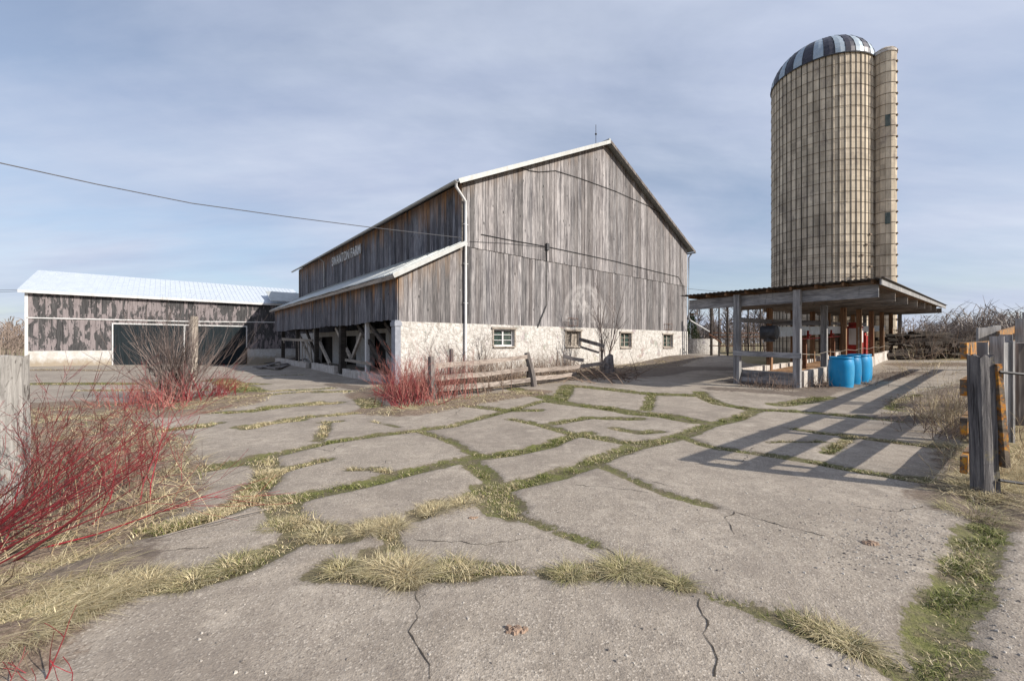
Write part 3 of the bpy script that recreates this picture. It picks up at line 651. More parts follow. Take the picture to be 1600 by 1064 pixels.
def wall_holes(mb, pt, s0, s1, z0, z1, holes, depth, mi=0):
    xs_ = sorted({s0, s1, *[h[0] for h in holes], *[h[1] for h in holes]}); zs_ = sorted({z0, z1, *[h[2] for h in holes], *[h[3] for h in holes]})
    xs2 = []
    for a, b_ in zip(xs_[:-1], xs_[1:]):
        n = max(1, int((b_-a)/1.2)); xs2 += [a + (b_-a)*k/n for k in range(n)]
    xs2.append(xs_[-1])
    for a, b_ in zip(xs2[:-1], xs2[1:]):
        for c, d in zip(zs_[:-1], zs_[1:]):
            if any(h[0]-1e-6 <= a and b_ <= h[1]+1e-6 and h[2]-1e-6 <= c and d <= h[3]+1e-6 for h in holes): continue
            mb.add([pt(a,c,0), pt(b_,c,0), pt(b_,d,0), pt(a,d,0)], [(0,1,2,3)], 0, 0, mi)
    for a, b_, c, d in holes:
        q = [(a,c),(b_,c),(b_,d),(a,d)]
        for i in range(4):
            (e, f), (g, h) = q[i], q[(i+1) % 4]
            mb.add([pt(e,f,0), pt(g,h,0), pt(g,h,-depth), pt(e,f,-depth)], [(0,1,2,3)], 0, 0, mi)
    q = [(s0,z0),(s1,z0),(s1,z1),(s0,z1)]
    for i in range(4):
        (e, f), (g, h) = q[i], q[(i+1) % 4]
        mb.add([pt(e,f,0), pt(e,f,-depth), pt(g,h,-depth), pt(g,h,0)], [(0,1,2,3)], 0, 0, mi)
gp = lambda s, z, o: B(s, -o, z)            # gable plane, out towards the camera
sp_ = lambda t, z, o: B(-o, t, z)           # side plane (facing left)
barn = root('barn', O, 'large weathered grey board barn with gable end, white stone foundation and side lean-to', 'barn')
WH = [(1.48,2.58,1.24,1.94),(5.82,6.86,1.2,1.94),(10.2,11.2,1.13,1.91),(14.65,15.75,1.1,1.88)]
mb = MB(); wall_holes(mb, lambda s, z, o: B(s, -.06-o, z), LS, WB+.05, -.8, ZF, WH, .35); mb.build('foundation', m_stone, barn)
mb = MB()   # wall under the lean-to, whitewashed with wide openings
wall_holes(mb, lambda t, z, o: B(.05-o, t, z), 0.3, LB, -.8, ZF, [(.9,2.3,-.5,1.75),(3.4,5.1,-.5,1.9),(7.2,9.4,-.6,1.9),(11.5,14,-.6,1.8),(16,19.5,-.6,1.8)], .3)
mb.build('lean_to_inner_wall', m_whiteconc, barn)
mb = MB()
mb.add([B(.6,.5,-.8),B(.6,LB,-.8),B(.6,LB,2.),B(.6,.5,2.)], [(0,1,2,3)]); mb.build('painted_shade_sheet', m_shadowwood, barn)  # added near-black sheet, its colour stands in for shade inside the openings
mb = MB(); boards(mb, gp, 0, WB, ZF-.03, lambda s: 5.18 if True else 0, out=.0); 
mb.build('lower_gable_boards', [m_gable, m_shadowwood], barn)
mb = MB(); boards(mb, gp, 0, WB, 5.1, gz_roof, out=.03, warmtop=.45, warmlen=.9); mb.build('upper_gable_boards', [m_board, m_shadowwood], barn)
mb = MB(); boards(mb, gp, LS, -.02, ZF-.03, lambda s: 5.16 + (s) * .53, warmtop=.7, warmlen=1.5); mb.build('lean_to_gable_boards', [m_board, m_shadowwood], barn)
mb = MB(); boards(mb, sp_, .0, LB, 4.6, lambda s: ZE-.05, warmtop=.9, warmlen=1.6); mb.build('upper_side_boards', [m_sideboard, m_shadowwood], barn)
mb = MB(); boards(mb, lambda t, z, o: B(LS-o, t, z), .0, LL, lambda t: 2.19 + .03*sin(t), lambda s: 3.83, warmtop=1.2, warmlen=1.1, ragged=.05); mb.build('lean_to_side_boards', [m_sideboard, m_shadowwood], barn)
# far and right walls
mb = MB()
mb.add([B(WB,0,-.5),B(WB,LB,-.5),B(WB,LB,ZE),B(WB,0,ZE)],[(0,1,2,3)], .4)
mb.add([B(0,LB,-.5),B(WB,LB,-.5),B(WB,LB,ZE),B(WB/2,LB,ZP-.05),B(0,LB,ZE)],[(4,3,2,1,0)], .6)
mb.add([B(LS,LL,2.2),B(0,LL,2.2),B(0,LL,5.1),B(LS,LL,3.8)],[(0,1,2,3)], .6)
mb.build('rear_wall', m_board, barn)
# roofs
def roofslab(mb, s0, z0, s1, z1, t0, t1, th=.05, n=1, sag=0):
    # s0,z0 low eave; s1,z1 ridge ; slight waviness along the length
    N = 24; vs = []
    for i in range(N+1):
        t = t0 + (t1-t0)*i/N; sg = sag * sin(pi*i/N) + .012*sin(i*2.1)
        for (s_, z_) in ((s0, z0), (s1, z1)):
            k = 1 if (s_, z_) == (s0, z0) else .3
            vs += [B(s_, t, z_ - sg*k), B(s_, t, z_ - sg*k + th)]
    fs = []
    for i in range(N):
        a = i*4; b_ = a+4
        fs += [(a+1, b_+1, b_+3, a+3), (a, a+2, b_+2, b_), (a, b_, b_+1, a+1), (a+2, a+3, b_+3, b_+2)]
    fs += [(0,1,3,2), (N*4, N*4+2, N*4+3, N*4+1)]
    mb.add(vs, fs, .5)
sl_ = (ZP-ZE)/(WB/2)
rf = MB(); roofslab(rf, -.4, ZE-.4*sl_+.05, WB/2, ZP+.05, -.38, LB+.4, sag=.05); roofslab(rf, WB+.4, ZE-.4*sl_+.05, WB/2+.002, ZP+.05, -.38, LB+.4)
# standing ribs on the visible slope
for t in np.arange(0, LB, .62): rf.beam(B(-.38, t, ZE-.4*sl_+.11), B(WB/2-.02, t, ZP+.11), .03, .03, a=.5)
roof = rf.build('roof', m_roof_barn, barn)
mb = MB()
mb.beam(B(-.4,-.41,ZE-.4*sl_+.0), B(WB/2,-.41,ZP+.0), .03, .17, a=.6); mb.build('left_rake_board', m_gutter, barn)
mb = MB(); mb.beam(B(WB+.4,-.41,ZE-.4*sl_), B(WB/2,-.412,ZP), .03, .15, a=.1); mb.build('right_rake_board', m_fpost, barn)
mb = MB(); mb.tube([B(WB/2,-.36,ZP+.12), B(WB/2,LB+.36,ZP+.12)], .07, 6); mb.build('ridge_cap', m_roof_barn, roof)
rf = MB(); roofslab(rf, LS-.32, 3.66, -.02, 5.20, -.3, LL+.35, th=.04, sag=-.04)
for t in np.arange(0, LL, .5): rf.beam(B(LS-.3, t, 3.71), B(-.04, t, 5.25), .025, .02, a=.5)
rf.build('lean_to_roof', m_roof_lean, barn)
mb = MB(); mb.beam(B(LS-.32,-.325,3.60), B(0,-.325,5.16), .03, .14, a=.6); mb.build('lean_to_rake_board', m_gutter, barn)
mb = MB(); mb.beam(B(LS-.30,-.28,3.58), B(LS-.30,LL+.3,3.62), .03, .13, a=.6); mb.build('lean_to_fascia', m_pale, barn)
mb = MB()
for i in range(40):
    t = .25 + i*.5; mb.beam(B(LS-.28, t, 3.60), B(-.05, t, 5.1), .05, .1, a=.3)
mb.build('lean_to_rafters', m_brownwood, barn)
# gutter and down pipes
def gutter(mb, p0, p1, r=.075, n=6):
    p0 = Vector(p0); p1 = Vector(p1); d = (p1-p0).normalized(); x = d.cross(Vector((0,0,1))).normalized(); vs = []
    for p in (p0, p1):
        for rr in (r, r*.85):
            for k in range(n+1):
                an = pi + pi*k/n; vs.append(p + x*cos(an)*rr + Vector((0,0,sin(an)*rr)))
    m = n+1; fs = []
    for k in range(n): fs += [(k, k+1, 2*m+k+1, 2*m+k), (m+k+1, m+k, 3*m+k, 3*m+k+1), (k, m+k, m+k+1, k+1), (2*m+k, 2*m+k+1, 3*m+k+1, 3*m+k)]
    mb.add(vs, fs, .5)
mb = MB(); gutter(mb, B(-.48,-.4,7.38), B(-.48,LB+.4,7.34)); gutter(mb, B(WB+.48,-.4,7.38), B(WB+.48,LB+.4,7.38)); mb.build('gutter', m_gutter, barn)
mb = MB(); mb.tube([B(-.46,-.3,7.32), B(-.46,-.3,7.16), B(-.18,-.22,6.95), B(.06,-.14,6.78), B(.07,-.13,6.6), B(.07,-.13,.35), B(-.05,-.25,.2)], .052, 8)
for z in (5.9, 4.4, 2.9): mb.beam(B(-.03,-.13,z), B(.18,-.13,z), .03, .02, a=.5)
mb.build('downspout', m_white, barn, True)
mb = MB(); mb.tube([B(-.46,17.3,7.3), B(-.1,17.4,7.05), B(-.09,17.4,5.3)], .045, 8); mb.build('downspout', m_gutter, barn, True)
mb = MB(); e0 = B(WB+.12,-.06,4.3); mb.tube([B(WB+.46,-.1,7.3), B(WB+.1,-.1,7.0), B(WB+.1,-.1,3.05), B(WB+.35,-.1,2.85), at(1108,518,30)], .05, 8); mb.build('downspout', m_white, barn, True)
# corner trims
mb = MB(); mb.box(B(-.02,-.035,4.9), .03, .02, 2.5, a=.4); mb.build('corner_trim', m_pale, barn)
mb = MB(); mb.box(B(-.045,LB-.05,4.8), .02, .1, 2.7, a=.4); mb.build('corner_trim', m_pale, barn)
# lightning rod
mb = MB(); mb.tube([B(WB/2,.55,ZP+.15), B(WB/2,.55,ZP+1.25)], .015, 5); mb.lathe(B(WB/2,.55,ZP+.75), [(0,-.06),(.05,-.03),(.06,0),(.05,.03),(0,.06)], 8); mb.build('lightning_rod', m_steel, barn)
mb = MB(); mb.box(B(LS-.09,-.02,-.6), .2, .3, 2.75, a=.5); mb.box(B(LS-.09,-.02,1.95), .26, .36, .14, a=.6); mb.build('corner_pillar', m_greystone, barn)
# windows
for i, (a, b_, c, d) in enumerate(WH):
    fr = MB(); o = -.06
    for (p, q_) in ((gp(a+.03,c,o), gp(a+.03,d,o)), (gp(b_-.03,c,o), gp(b_-.03,d,o)), (gp((a+b_)/2,c+.05,o), gp((a+b_)/2,d-.05,o))): fr.beam(p, q_, .07, .05, up=V, a=.6)
    for z in (c+.03, d-.03): fr.beam(gp(a+.07,z,o+.001), gp(b_-.07,z,o+.001), .05, .06, a=.6)
    if i != 1:
        for z in (c+(d-c)*.36, c+(d-c)*.68): fr.beam(gp(a+.07,z,o-.002), gp(b_-.07,z,o-.002), .03, .025, a=.5)
    f = fr.build('window', m_white if i == 0 else m_pale, barn)
    g = MB()
    if i == 1:
        for k in range(5):
            x0 = a + .05 + k*(b_-a-.1)/5; g.box(gp(x0+.09, c+.05, o-.05), .17, .02, d-c-.1)
        g.build('boarded_panel', m_pale, f)
    else:
        g.add([gp(a,c,o-.03), gp(b_,c,o-.03), gp(b_,d,o-.03), gp(a,d,o-.03)], [(0,1,2,3)]); g.build('pane', m_glass, f)
    s_ = MB(); s_.beam(gp(a-.12,d+.045,.075), gp(b_+.12,d+.045,.075), .1, .08, a=.5); s_.beam(gp(a-.04,c-.03,.08), gp(b_+.04,c-.03,.08), .12, .05, a=.5)
    for x in (a-.04, b_+.04): s_.beam(gp(x,c,.072), gp(x,d,.072), .07, .03, up=V, a=.6)
    s_.build('window_trim', m_pale, f)
mb = MB()   # rusty grilles over two windows, opened upward
for (s0, s1, z0) in ((5.9,6.6,2.2),(14.7,15.6,2.2)):
    mb = MB()
    for z in (z0, z0+.35): mb.tube([gp(s0,z,.12), gp(s1,z,.12)], .012, 4)
    for s_ in (s0, (s0+s1)/2, s1): mb.tube([gp(s_,z0,.12), gp(s_,z0+.35,.12)], .01, 4)
    mb.build('window_grille', m_rust, barn)
def sz(px, py):
    r = (px-800)/F; s_ = (15.7*r + 1.91) / (.762 - .648*r); d = 15.7 + .648*s_; return s_, CAMH + (HZ-py)*d/F
def wallcable(pts, rad, name, mat, o=.09):
    mb = MB(); q = [gp(*sz(*p), o) for p in pts]; mb.tube(q, rad, 5); mb.build(name, mat, barn)
wallcable([(808,262),(826,268),(840,270),(866,268),(905,280),(960,300),(1010,322),(1030,334),(1060,370)], .014, 'cable', m_black)
wallcable([(750,367),(790,375),(830,382),(852,386),(900,396),(960,409),(1020,424),(1058,433),(1066,448),(1069,470)], .014, 'cable', m_black)
wallcable([(732,378),(790,381),(850,387)], .008, 'cable', m_cable)
wallcable([(852,384),(852,477),(846,492),(838,512)], .022, 'conduit', m_black)
mb = MB(); s_, z_ = sz(853, 386); mb.box(gp(s_, z_-.16, .10), .16, .1, .3, a=.3); mb.build('junction_box', m_steel, barn)
# sign lettering on the dark side wall
def lettering(txt, t_left, t_right, z0, h, parent):
    cu = bpy.data.curves.new('sign_lettering', 'FONT'); cu.body = txt; cu.size = 1; cu.extrude = .03; cu.offset = .008; cu.space_character = 1.12
    o = bpy.data.objects.new('tmp', cu); col.objects.link(o); bpy.context.view_layer.update()
    dg = bpy.context.evaluated_depsgraph_get(); me = bpy.data.meshes.new_from_object(o.evaluated_get(dg)); bpy.data.objects.remove(o)
    co = np.zeros(len(me.vertices)*3); me.vertices.foreach_get('co', co); co = co.reshape(-1, 3); mn = co.min(0); mxx = co.max(0)
    x = (co[:,0]-mn[0])/(mxx[0]-mn[0]); y = (co[:,1]-mn[1])/(mxx[1]-mn[1]); z = co[:,2]
    t = t_left + (t_right - t_left)*x
    W_ = np.array([B(-.08 - zz, tt, z0 + h*yy) for tt, yy, zz in zip(t, y, z)]) - np.array(O)
    me.vertices.foreach_set('co', W_.astype(np.float32).ravel()); me.materials.clear(); me.materials.append(m_white); me.update()
    ob = bpy.data.objects.new('sign_lettering', me); col.objects.link(ob); ob.parent = parent; return ob
lettering('SWANTON FARM', 15.6, 10.4, 6.5, .58, barn)
# under the lean-to : posts, braces, low walls
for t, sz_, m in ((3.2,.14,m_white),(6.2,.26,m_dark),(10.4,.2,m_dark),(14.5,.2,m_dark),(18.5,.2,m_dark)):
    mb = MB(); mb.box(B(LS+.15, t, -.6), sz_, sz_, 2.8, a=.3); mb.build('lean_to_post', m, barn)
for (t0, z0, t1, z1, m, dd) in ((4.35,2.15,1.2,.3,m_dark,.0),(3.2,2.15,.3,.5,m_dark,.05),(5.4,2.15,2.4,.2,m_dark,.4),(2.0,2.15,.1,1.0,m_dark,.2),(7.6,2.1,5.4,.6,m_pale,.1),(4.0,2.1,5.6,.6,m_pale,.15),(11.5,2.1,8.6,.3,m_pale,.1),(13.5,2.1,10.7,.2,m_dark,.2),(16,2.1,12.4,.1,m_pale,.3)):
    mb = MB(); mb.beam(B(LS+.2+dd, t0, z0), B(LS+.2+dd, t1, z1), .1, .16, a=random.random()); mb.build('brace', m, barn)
mb = MB(); mb.beam(B(LS+.1,2.6,.55), B(LS+.1,5.6,.62), .08, .12); mb.build('manger_rail', m_pale, barn)
for t0, t1, z in ((1.2,5.55,.22),(6.65,10.5,.3),(11.6,20,.3)):
    mb = MB()
    n = int((t1-t0)/.6)
    for k in range(n):
        a = t0+(t1-t0)*k/n; b_ = t0+(t1-t0)*(k+1)/n - .02; mb.box(B(LS, (a+b_)/2, -.7), .16, b_-a, .7+z+random.uniform(-.03,.03), a=random.random())
    mb.build('low_wall', m_conc, barn)
mb = MB(); mb.box(B(LS/2-.2, LL/2, -.55), -LS-.4, LL, .5, a=.2); mb.build('lean_to_floor', m_conc, barn)

# ================================================================ machinery shed on the left
S0 = Vector((-30.1, 25.4, 0)); SL = 15.8; SW = 5.3; SE = 4.55; SR = 6.5
def BS(s, t, z): return B(s, t, z, S0)
shed = root('machinery_shed', S0, 'long low shed with pale metal roof and peeling black painted boards', 'shed')
pp = lambda s, z, o: BS(s, -o, z)
D0, D1, D2 = 3.83, 7.64, 11.54
mb = MB(); boards(mb, pp, 0, SL, 2.95, lambda s: SE-.03, .24, .27, out=.02, ragged=.01); mb.build('upper_wall_boards', [m_peel, m_shadowwood], shed)
mb = MB(); boards(mb, pp, 0, D0, .85, lambda s: 2.97, .24, .27, ragged=.01); boards(mb, pp, D2, SL, .85, lambda s: 2.97, .24, .27, ragged=.01); boards(mb, pp, D0, D2, 2.72, lambda s: 2.97, .24, .27, ragged=.01)
mb.build('lower_wall_boards', [m_peel, m_shadowwood], shed)
mb = MB()
for a, b_ in ((0, D0-.05), (D2+.05, SL)):
    mb.hexa([BS(a,-.08,-1), BS(b_,-.08,-1), BS(b_,.2,-1), BS(a,.2,-1), BS(a,-.08,.86), BS(b_,-.08,.86), BS(b_,.2,.86), BS(a,.2,.86)])
    mb.build('foundation', m_shedconc, shed); mb = MB()
for a, b_ in ((D0, D1), (D1+.02, D2)):
    mb = MB(); s_ = a + .04
    while s_ < b_ - .05: mb.box(BS(s_+.095, -.06, -.3), .185, .03, 2.95, a=random.random()); s_ += .19
    dr = mb.build('door', m_door, shed)
    mb = MB(); z0 = -.3 if a == D0 else 1.0
    for x in (a, b_): mb.beam(BS(x, -.085, z0 if x == b_ or a == D0 else 2.2), BS(x, -.085, 2.7), .07, .03, up=V)
    mb.beam(BS(a-.03,-.09,2.68), BS(b_+.03,-.09,2.68), .03, .08)
    if a == D0: mb.beam(BS(a,-.09,-.24), BS(b_,-.09,-.28), .03, .07)
    mb.build('door_trim', m_white, dr)
mb = MB(); mb.beam(BS(0,-.07,2.93), BS(8,-.07,2.96), .04, .07); mb.beam(BS(8,-.07,2.96), BS(SL,-.07,3.12), .04, .07); mb.build('wall_flashing', m_white, shed)
mb = MB(); mb.box(BS(.0,-.06,-.2), .14, .06, SE+.15, a=.5); mb.build('corner_trim', m_white, shed)
mb = MB(); mb.beam(BS(-.3,-.36,SE-.02), BS(SL+.2,-.36,SE-.02), .03, .16); mb.build('fascia', m_white, shed)
mb = MB(); sl2 = (SR-SE)/SW
def slab4(mb, p, th=.05):
    p = [Vector(x) for x in p]; mb.hexa(p + [x + Vector((0,0,th)) for x in p], .5)
slab4(mb, [BS(-.35,-.35,SE-.35*sl2+.12), BS(SL+.3,-.35,SE-.35*sl2+.12), BS(SL+.3,SW,SR), BS(-.35,SW,SR)])
slab4(mb, [BS(-.35,SW+.003,SR), BS(SL+.3,SW+.003,SR), BS(SL+.3,2*SW+.35,SE-.35*sl2), BS(-.35,2*SW+.35,SE-.35*sl2)])
for k in range(int((SL+.6)/.3)): mb.beam(BS(-.3+k*.3,-.34,SE-.35*sl2+.180), BS(-.3+k*.3,SW-.02,SR+.060), .02, .014, a=.5)
mb.build('roof', m_roof_shed, shed)
mb = MB()
mb.add([BS(0,0,-1),BS(0,2*SW,-1),BS(0,2*SW,SE),BS(0,SW,SR-.04),BS(0,0,SE)],[(0,1,2,3,4)], .3)
mb.add([BS(SL,0,-1),BS(SL,2*SW,-1),BS(SL,2*SW,SE),BS(SL,SW,SR-.04),BS(SL,0,SE)],[(4,3,2,1,0)], .3)
mb.add([BS(0,2*SW,-1),BS(SL,2*SW,-1),BS(SL,2*SW,SE),BS(0,2*SW,SE)],[(0,1,2,3)], .3)
mb.build('rear_wall', m_peel, shed)
mb = MB(); slab4(mb, [BS(13.1,-.9,4.75), BS(16.6,-.9,4.75), BS(16.6,1.5,5.75), BS(13.1,1.5,5.75)]); mb.build('link_roof', m_roof_lean, shed)

# ================================================================ silo
SC = Vector((22.6, 30.0, .45)); SR_ = 3.03; SH = 20.1
silo = root('silo', SC, 'tall cylindrical concrete stave silo with striped dark and silver dome', 'silo')
mb = MB(); NS = 56
tiers = [0] + [k*.76 + .5 for k in range(0, 27)] + [SH]
for k in range(NS):
    a0 = 2*pi*k/NS; a1 = 2*pi*(k+1)/NS
    prof = [(a0, SR_-.035), (a0+.018, SR_-.03), (a0+.022, SR_), (a0+.034, SR_+.028), (a0+.046, SR_), (a1-.004, SR_)]
    for i in range(len(tiers)-1):
        z0, z1 = tiers[i], tiers[i+1] - .006; r = random.random()
        vs = [SC + Vector((cos(a)*R_, sin(a)*R_, z)) for z in (z0, z1) for a, R_ in prof]
        n = len(prof); mb.add(vs, [(j, j+1, n+j+1, n+j) for j in range(n-1)], r)
mb.build('stave_wall', m_stave, silo)
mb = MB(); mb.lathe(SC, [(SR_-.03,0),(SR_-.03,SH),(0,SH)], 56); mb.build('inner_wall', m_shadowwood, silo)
for i in range(29):
    z = .35 + i*.705; mb = MB()
    mb.lathe(SC, [(SR_+.03,z-.010),(SR_+.050,z),(SR_+.03,z+.010)], 72)
    if z < 8: mb.lathe(SC, [(SR_+.03,z+.162),(SR_+.048,z+.172),(SR_+.03,z+.182)], 72)
    for a in ((-2.4 + i*.11) % 6.28, (-1.9+i*.09) % 6.28): mb.box(SC + Vector((cos(a)*(SR_+.07), sin(a)*(SR_+.07), z-.05)), .22, .07, .10, dx=Vector((-sin(a),cos(a),0)), dy=Vector((cos(a),sin(a),0)))
    mb.build('hoop', m_hoop, silo)
mb = MB(); G = 32; DH = 2.5
for k in range(G):
    for j in range(10):
        e0, e1 = j/10*pi/2, (j+1)/10*pi/2; vs = []
        for e in (e0, e1):
            for q_ in range(3):
                a = 2*pi*(k+q_/2)/G; R_ = (SR_+.06)*cos(e) + (.02 if q_ == 1 else 0) * cos(e); vs.append(SC + Vector((cos(a)*R_, sin(a)*R_, SH-.05+DH*sin(e))))
        mb.add(vs, [(0,1,4,3),(1,2,5,4)], 0, 0, k % 2)
dome = mb.build('dome', [m_silver, m_navy], silo)
mb = MB()
for k in range(G):
    a = 2*pi*k/G; mb.tube([SC + Vector((cos(a)*(SR_+.065)*cos(e), sin(a)*(SR_+.065)*cos(e), SH-.05+DH*sin(e))) for e in np.linspace(0, pi/2*.97, 9)], .022, 4)
mb.lathe(SC, [(SR_+.08,SH-.09),(SR_+.1,SH-.03),(SR_+.06,SH+.02)], 56)
mb.build('dome_rib', m_steel, dome)
# chute
ca = radians(90-42.28); cd = 37.0; CC = Vector((cos(ca)*cd, sin(ca)*cd, .45)); CRr = .62
mb = MB()
for i in range(len(tiers)-1):
    for k in range(14):
        a0 = 2*pi*k/14; a1 = 2*pi*(k+1)/14; r = random.random()
        vs = [CC + Vector((cos(a)*R_, sin(a)*R_, z)) for z in (tiers[i], tiers[i+1]-.006) for a, R_ in ((a0, CRr-.02),(a0+.05, CRr),(a1, CRr))]
        mb.add(vs, [(0,1,4,3),(1,2,5,4)], r)
chute = mb.build('chute', m_stave, silo)
mb = MB(); mb.lathe(CC, [(CRr+.04,SH-.08),(CRr+.03,SH+.06),(CRr*.85,SH+.26),(CRr*.5,SH+.40),(0,SH+.45)], 18); mb.build('chute_cap', m_conc, chute, True)
mb = MB()
for i in range(29): mb.lathe(CC, [(CRr+.0,.335+i*.705),(CRr+.028,.35+i*.705),(CRr+.0,.365+i*.705)], 20)
for i in range(29):
    a = -1.0; mb.box(CC + Vector((cos(a)*(CRr+.03), sin(a)*(CRr+.03), .3+i*.705)), .12, .06, .1, dx=Vector((-sin(a),cos(a),0)), dy=Vector((cos(a),sin(a),0)))
mb.build('chute_hoop', m_hoop, chute)
va = math.atan2(-CC.y, -CC.x) + .25
for z in (15.1, 8.7, 3.4):
    mb = MB(); c = CC + Vector((cos(va)*(CRr+.005), sin(va)*(CRr+.005), z)); mb.box(c, .26, .03, .75, dx=Vector((-sin(va),cos(va),0)), dy=Vector((cos(va),sin(va),0))); mb.build('chute_door', m_glass, chute)
va2 = math.atan2(-SC.y, -SC.x)

# ================================================================ open feeding shelter
C0 = Vector((7.96, 11.4, 0))
def BC(s, t, z): return C0 + U*s + V*t + Vector((0,0,z))
shel = root('feeding_shelter', C0, 'open timber pole shelter with low dark roof beside the silo', 'shelter')
PS = [0, 2.72, 5.35, 8.0, 10.6, 13.2, 15.9, 19.1]
def rz(s): return 2.52 + .026*s           # underside of the rafters
for i, s_ in enumerate(PS):
    for t in (0, 1.56):
        mb = MB(); c = BC(s_, t, 0); g = tz(c.x, c.y); wd = (.17 if i == 0 else .16)
        top = rz(s_) + (.33 if i == 0 else 0.); le = random.uniform(-.02,.02)
        mb.beam(BC(s_ - (.06 if i == 0 else 0), t, g-.3), BC(s_ - (.06 if i == 0 else 0)+le, t, top), wd, wd, up=V)
        mb.build('post', m_post if (i == 0 or (i == 1 and t == 0) or i == 7) else m_brownwood, shel)
for i, s_ in enumerate(PS):
    mb = MB(); t0, t1 = (-1.68, 3.12) if i == 0 else (-1.68, 2.6)
    h = .32 if i == 0 else .26; off = .075 if i == 0 else .0
    mb.beam(BC(s_+off, t0, rz(s_)+h/2), BC(s_+off, t1, rz(s_)+h/2-.02), .055, h)
    if i == 0: mb.beam(BC(s_+off+.07, t0+.1, rz(s_)+h/2-.01), BC(s_+off+.07, t1, rz(s_)+h/2-.03), .05, h-.02)
    mb.build('rafter', m_beam if i == 0 else m_raft, shel)
for k in range(9):
    t = -1.6 + k*.575; mb = MB(); mb.beam(BC(-.22, t, rz(0)+.372), BC(20.3, t, rz(20)+.372), .05, .09); mb.build('purlin', m_brownwood, shel)
mb = MB(); # fascia on the right eave
mb.beam(BC(-.25, -1.76, rz(0)+.35), BC(20.4, -1.76, rz(20)+.35), .035, .15); mb.build('fascia', m_post, shel)
mb = MB(); vs = []; ns = 120
for i in range(ns+1):
    t = -1.84 + i*(5.1)/ns; zz = .016*sin(i*pi/1.5)
    for s_, in ((-.32,), (20.5,)): vs += [BC(s_, t, rz(s_)+.44+zz), BC(s_, t, rz(s_)+.452+zz)]
fs = []
for i in range(ns):
    a = i*4; b_ = a+4; fs += [(a+1,b_+1,b_+3,a+3),(a,a+2,b_+2,b_),(a,b_,b_+1,a+1),(a+2,a+3,b_+3,b_+2)]
fs += [(0,1,3,2)]; mb.add(vs, fs, .5); mb.build('roof_sheet', m_roof_can, shel)
mb = MB()
for k in range(26): mb.box(BC(.6+k*.78, .68, rz(k*.78)+.421), .76, 4.75, .012, a=random.random())
mb.build('roof_deck', m_deck, shel)
for (s0, t0, z0, s1, t1, z1) in ((-.02,1.56,1.08,-.02,0,1.03),(2.75,1.65,2.08,2.75,-.1,2.02),(.1,1.5,2.1,2.7,1.5,2.12),(2.8,1.5,2.15,8,1.5,2.25),(8,1.5,2.25,19,1.5,2.5)):
    mb = MB(); o_ = -.14 if s0 < 0 else 0
    mb.beam(BC(s0+o_, t0+.08, z0), BC(s1+o_, t1-(.12 if s0 < 0 else 0), z1), .05, .15); mb.build('rail', m_beam, shel)
for k in range(12):    # dark screening boards at the back of the bay
    pass
mb = MB()
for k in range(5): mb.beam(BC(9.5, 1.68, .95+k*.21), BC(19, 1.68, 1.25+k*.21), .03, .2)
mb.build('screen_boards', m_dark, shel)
mb = MB()
for i in range(1, 7):
    a, b_ = BC(PS[i-1], -.1, 1.05+.03*i), BC(PS[i], -.1, 1.05+.03*(i+1)); m_ = (a+b_)/2 - Vector((0,0,.06)); mb.tube([a, m_, b_], .008, 4)
mb.build('wire', m_pale, shel)
# feed bunk
bunk = root('feed_bunk', BC(0, .8, tz(*BC(0,.8,0).xy)), 'low concrete feed bunk running between the shelter posts', 'feed trough')
for t, nm in ((-.02, 0), (1.58, 1)):
    for k in range(9):
        a = .25 + k*2.1; b_ = a + 2.05; p = BC((a+b_)/2, t, 0); g = tz(p.x, p.y); mb = MB(); zz = g + .40
        mb.beam(BC(a, t, zz - .4), BC(b_, t, zz - .4 + .03), .12, .9 if True else 0); mb.build('side_wall', m_conc, bunk)
mb = MB(); p = BC(0,.8,0); mb.beam(BC(.1, .1, .33), BC(.1, 1.5, .36), .07, .42); mb.beam(BC(.03, .1, .26), BC(.03, 1.5, .28), .05, .14); mb.build('end_wall', m_beam, bunk)
mb = MB(); mb.hexa([BC(.15,.06,.0), BC(19,.06,.3), BC(19,1.5,.3), BC(.15,1.5,.0), BC(.15,.06,.38), BC(19,.06,.82), BC(19,1.5,.82), BC(.15,1.5,.38)], .5); mb.build('silage_floor', simple('old_silage', (.26, .15, .08), .95, nz=.5, scale=12, bump=.5), bunk)
# conveyor over the bunk
conv = root('feed_conveyor', BC(.7, .85, 1.6), 'long galvanised feed conveyor trough hung under the shelter roof', 'conveyor')
mb = MB(); mb.beam(BC(.8,.85,1.72), BC(19.5,.85,2.25), .34, .30, a=.5); mb.build('trough', m_trough, conv)
mb = MB(); c = BC(.45,.85,1.70); mb.tube([c - V*.22, c - V*.2, c + V*.2, c + V*.22], [.12, .21, .21, .12], 14); mb.beam(c, c - Vector((0,0,.28)), .22, .2); mb.build('motor', m_steel, conv)
mb = MB(); mb.beam(BC(2.4,.62,1.5), BC(14,.62,1.82), .03, .04); 
for s_ in (3.4, 6.5, 9.6): mb.box(BC(s_,.6,1.45+.028*s_), .06, .06, .26); mb.box(BC(s_,.55,1.52+.028*s_), .2, .05, .06)
mb.build('bracket', m_red, conv)
for s_ in (4.0, 8.0, 12.0):
    mb = MB(); mb.box(BC(s_,.85,.35), .12, .12, 1.5); mb.build('stand', m_rust, conv)
cab = root('red_cabinet', BC(9.2, .35, .75), 'red metal machine cabinet with pale label plate under the shelter', 'cabinet')
mb = MB(); mb.box(BC(9.2,.35,.75), .5, .5, 1.35, dx=U); mb.box(BC(9.2,.35,2.1), .36, .36, .15); mb.build('body', m_red, cab)
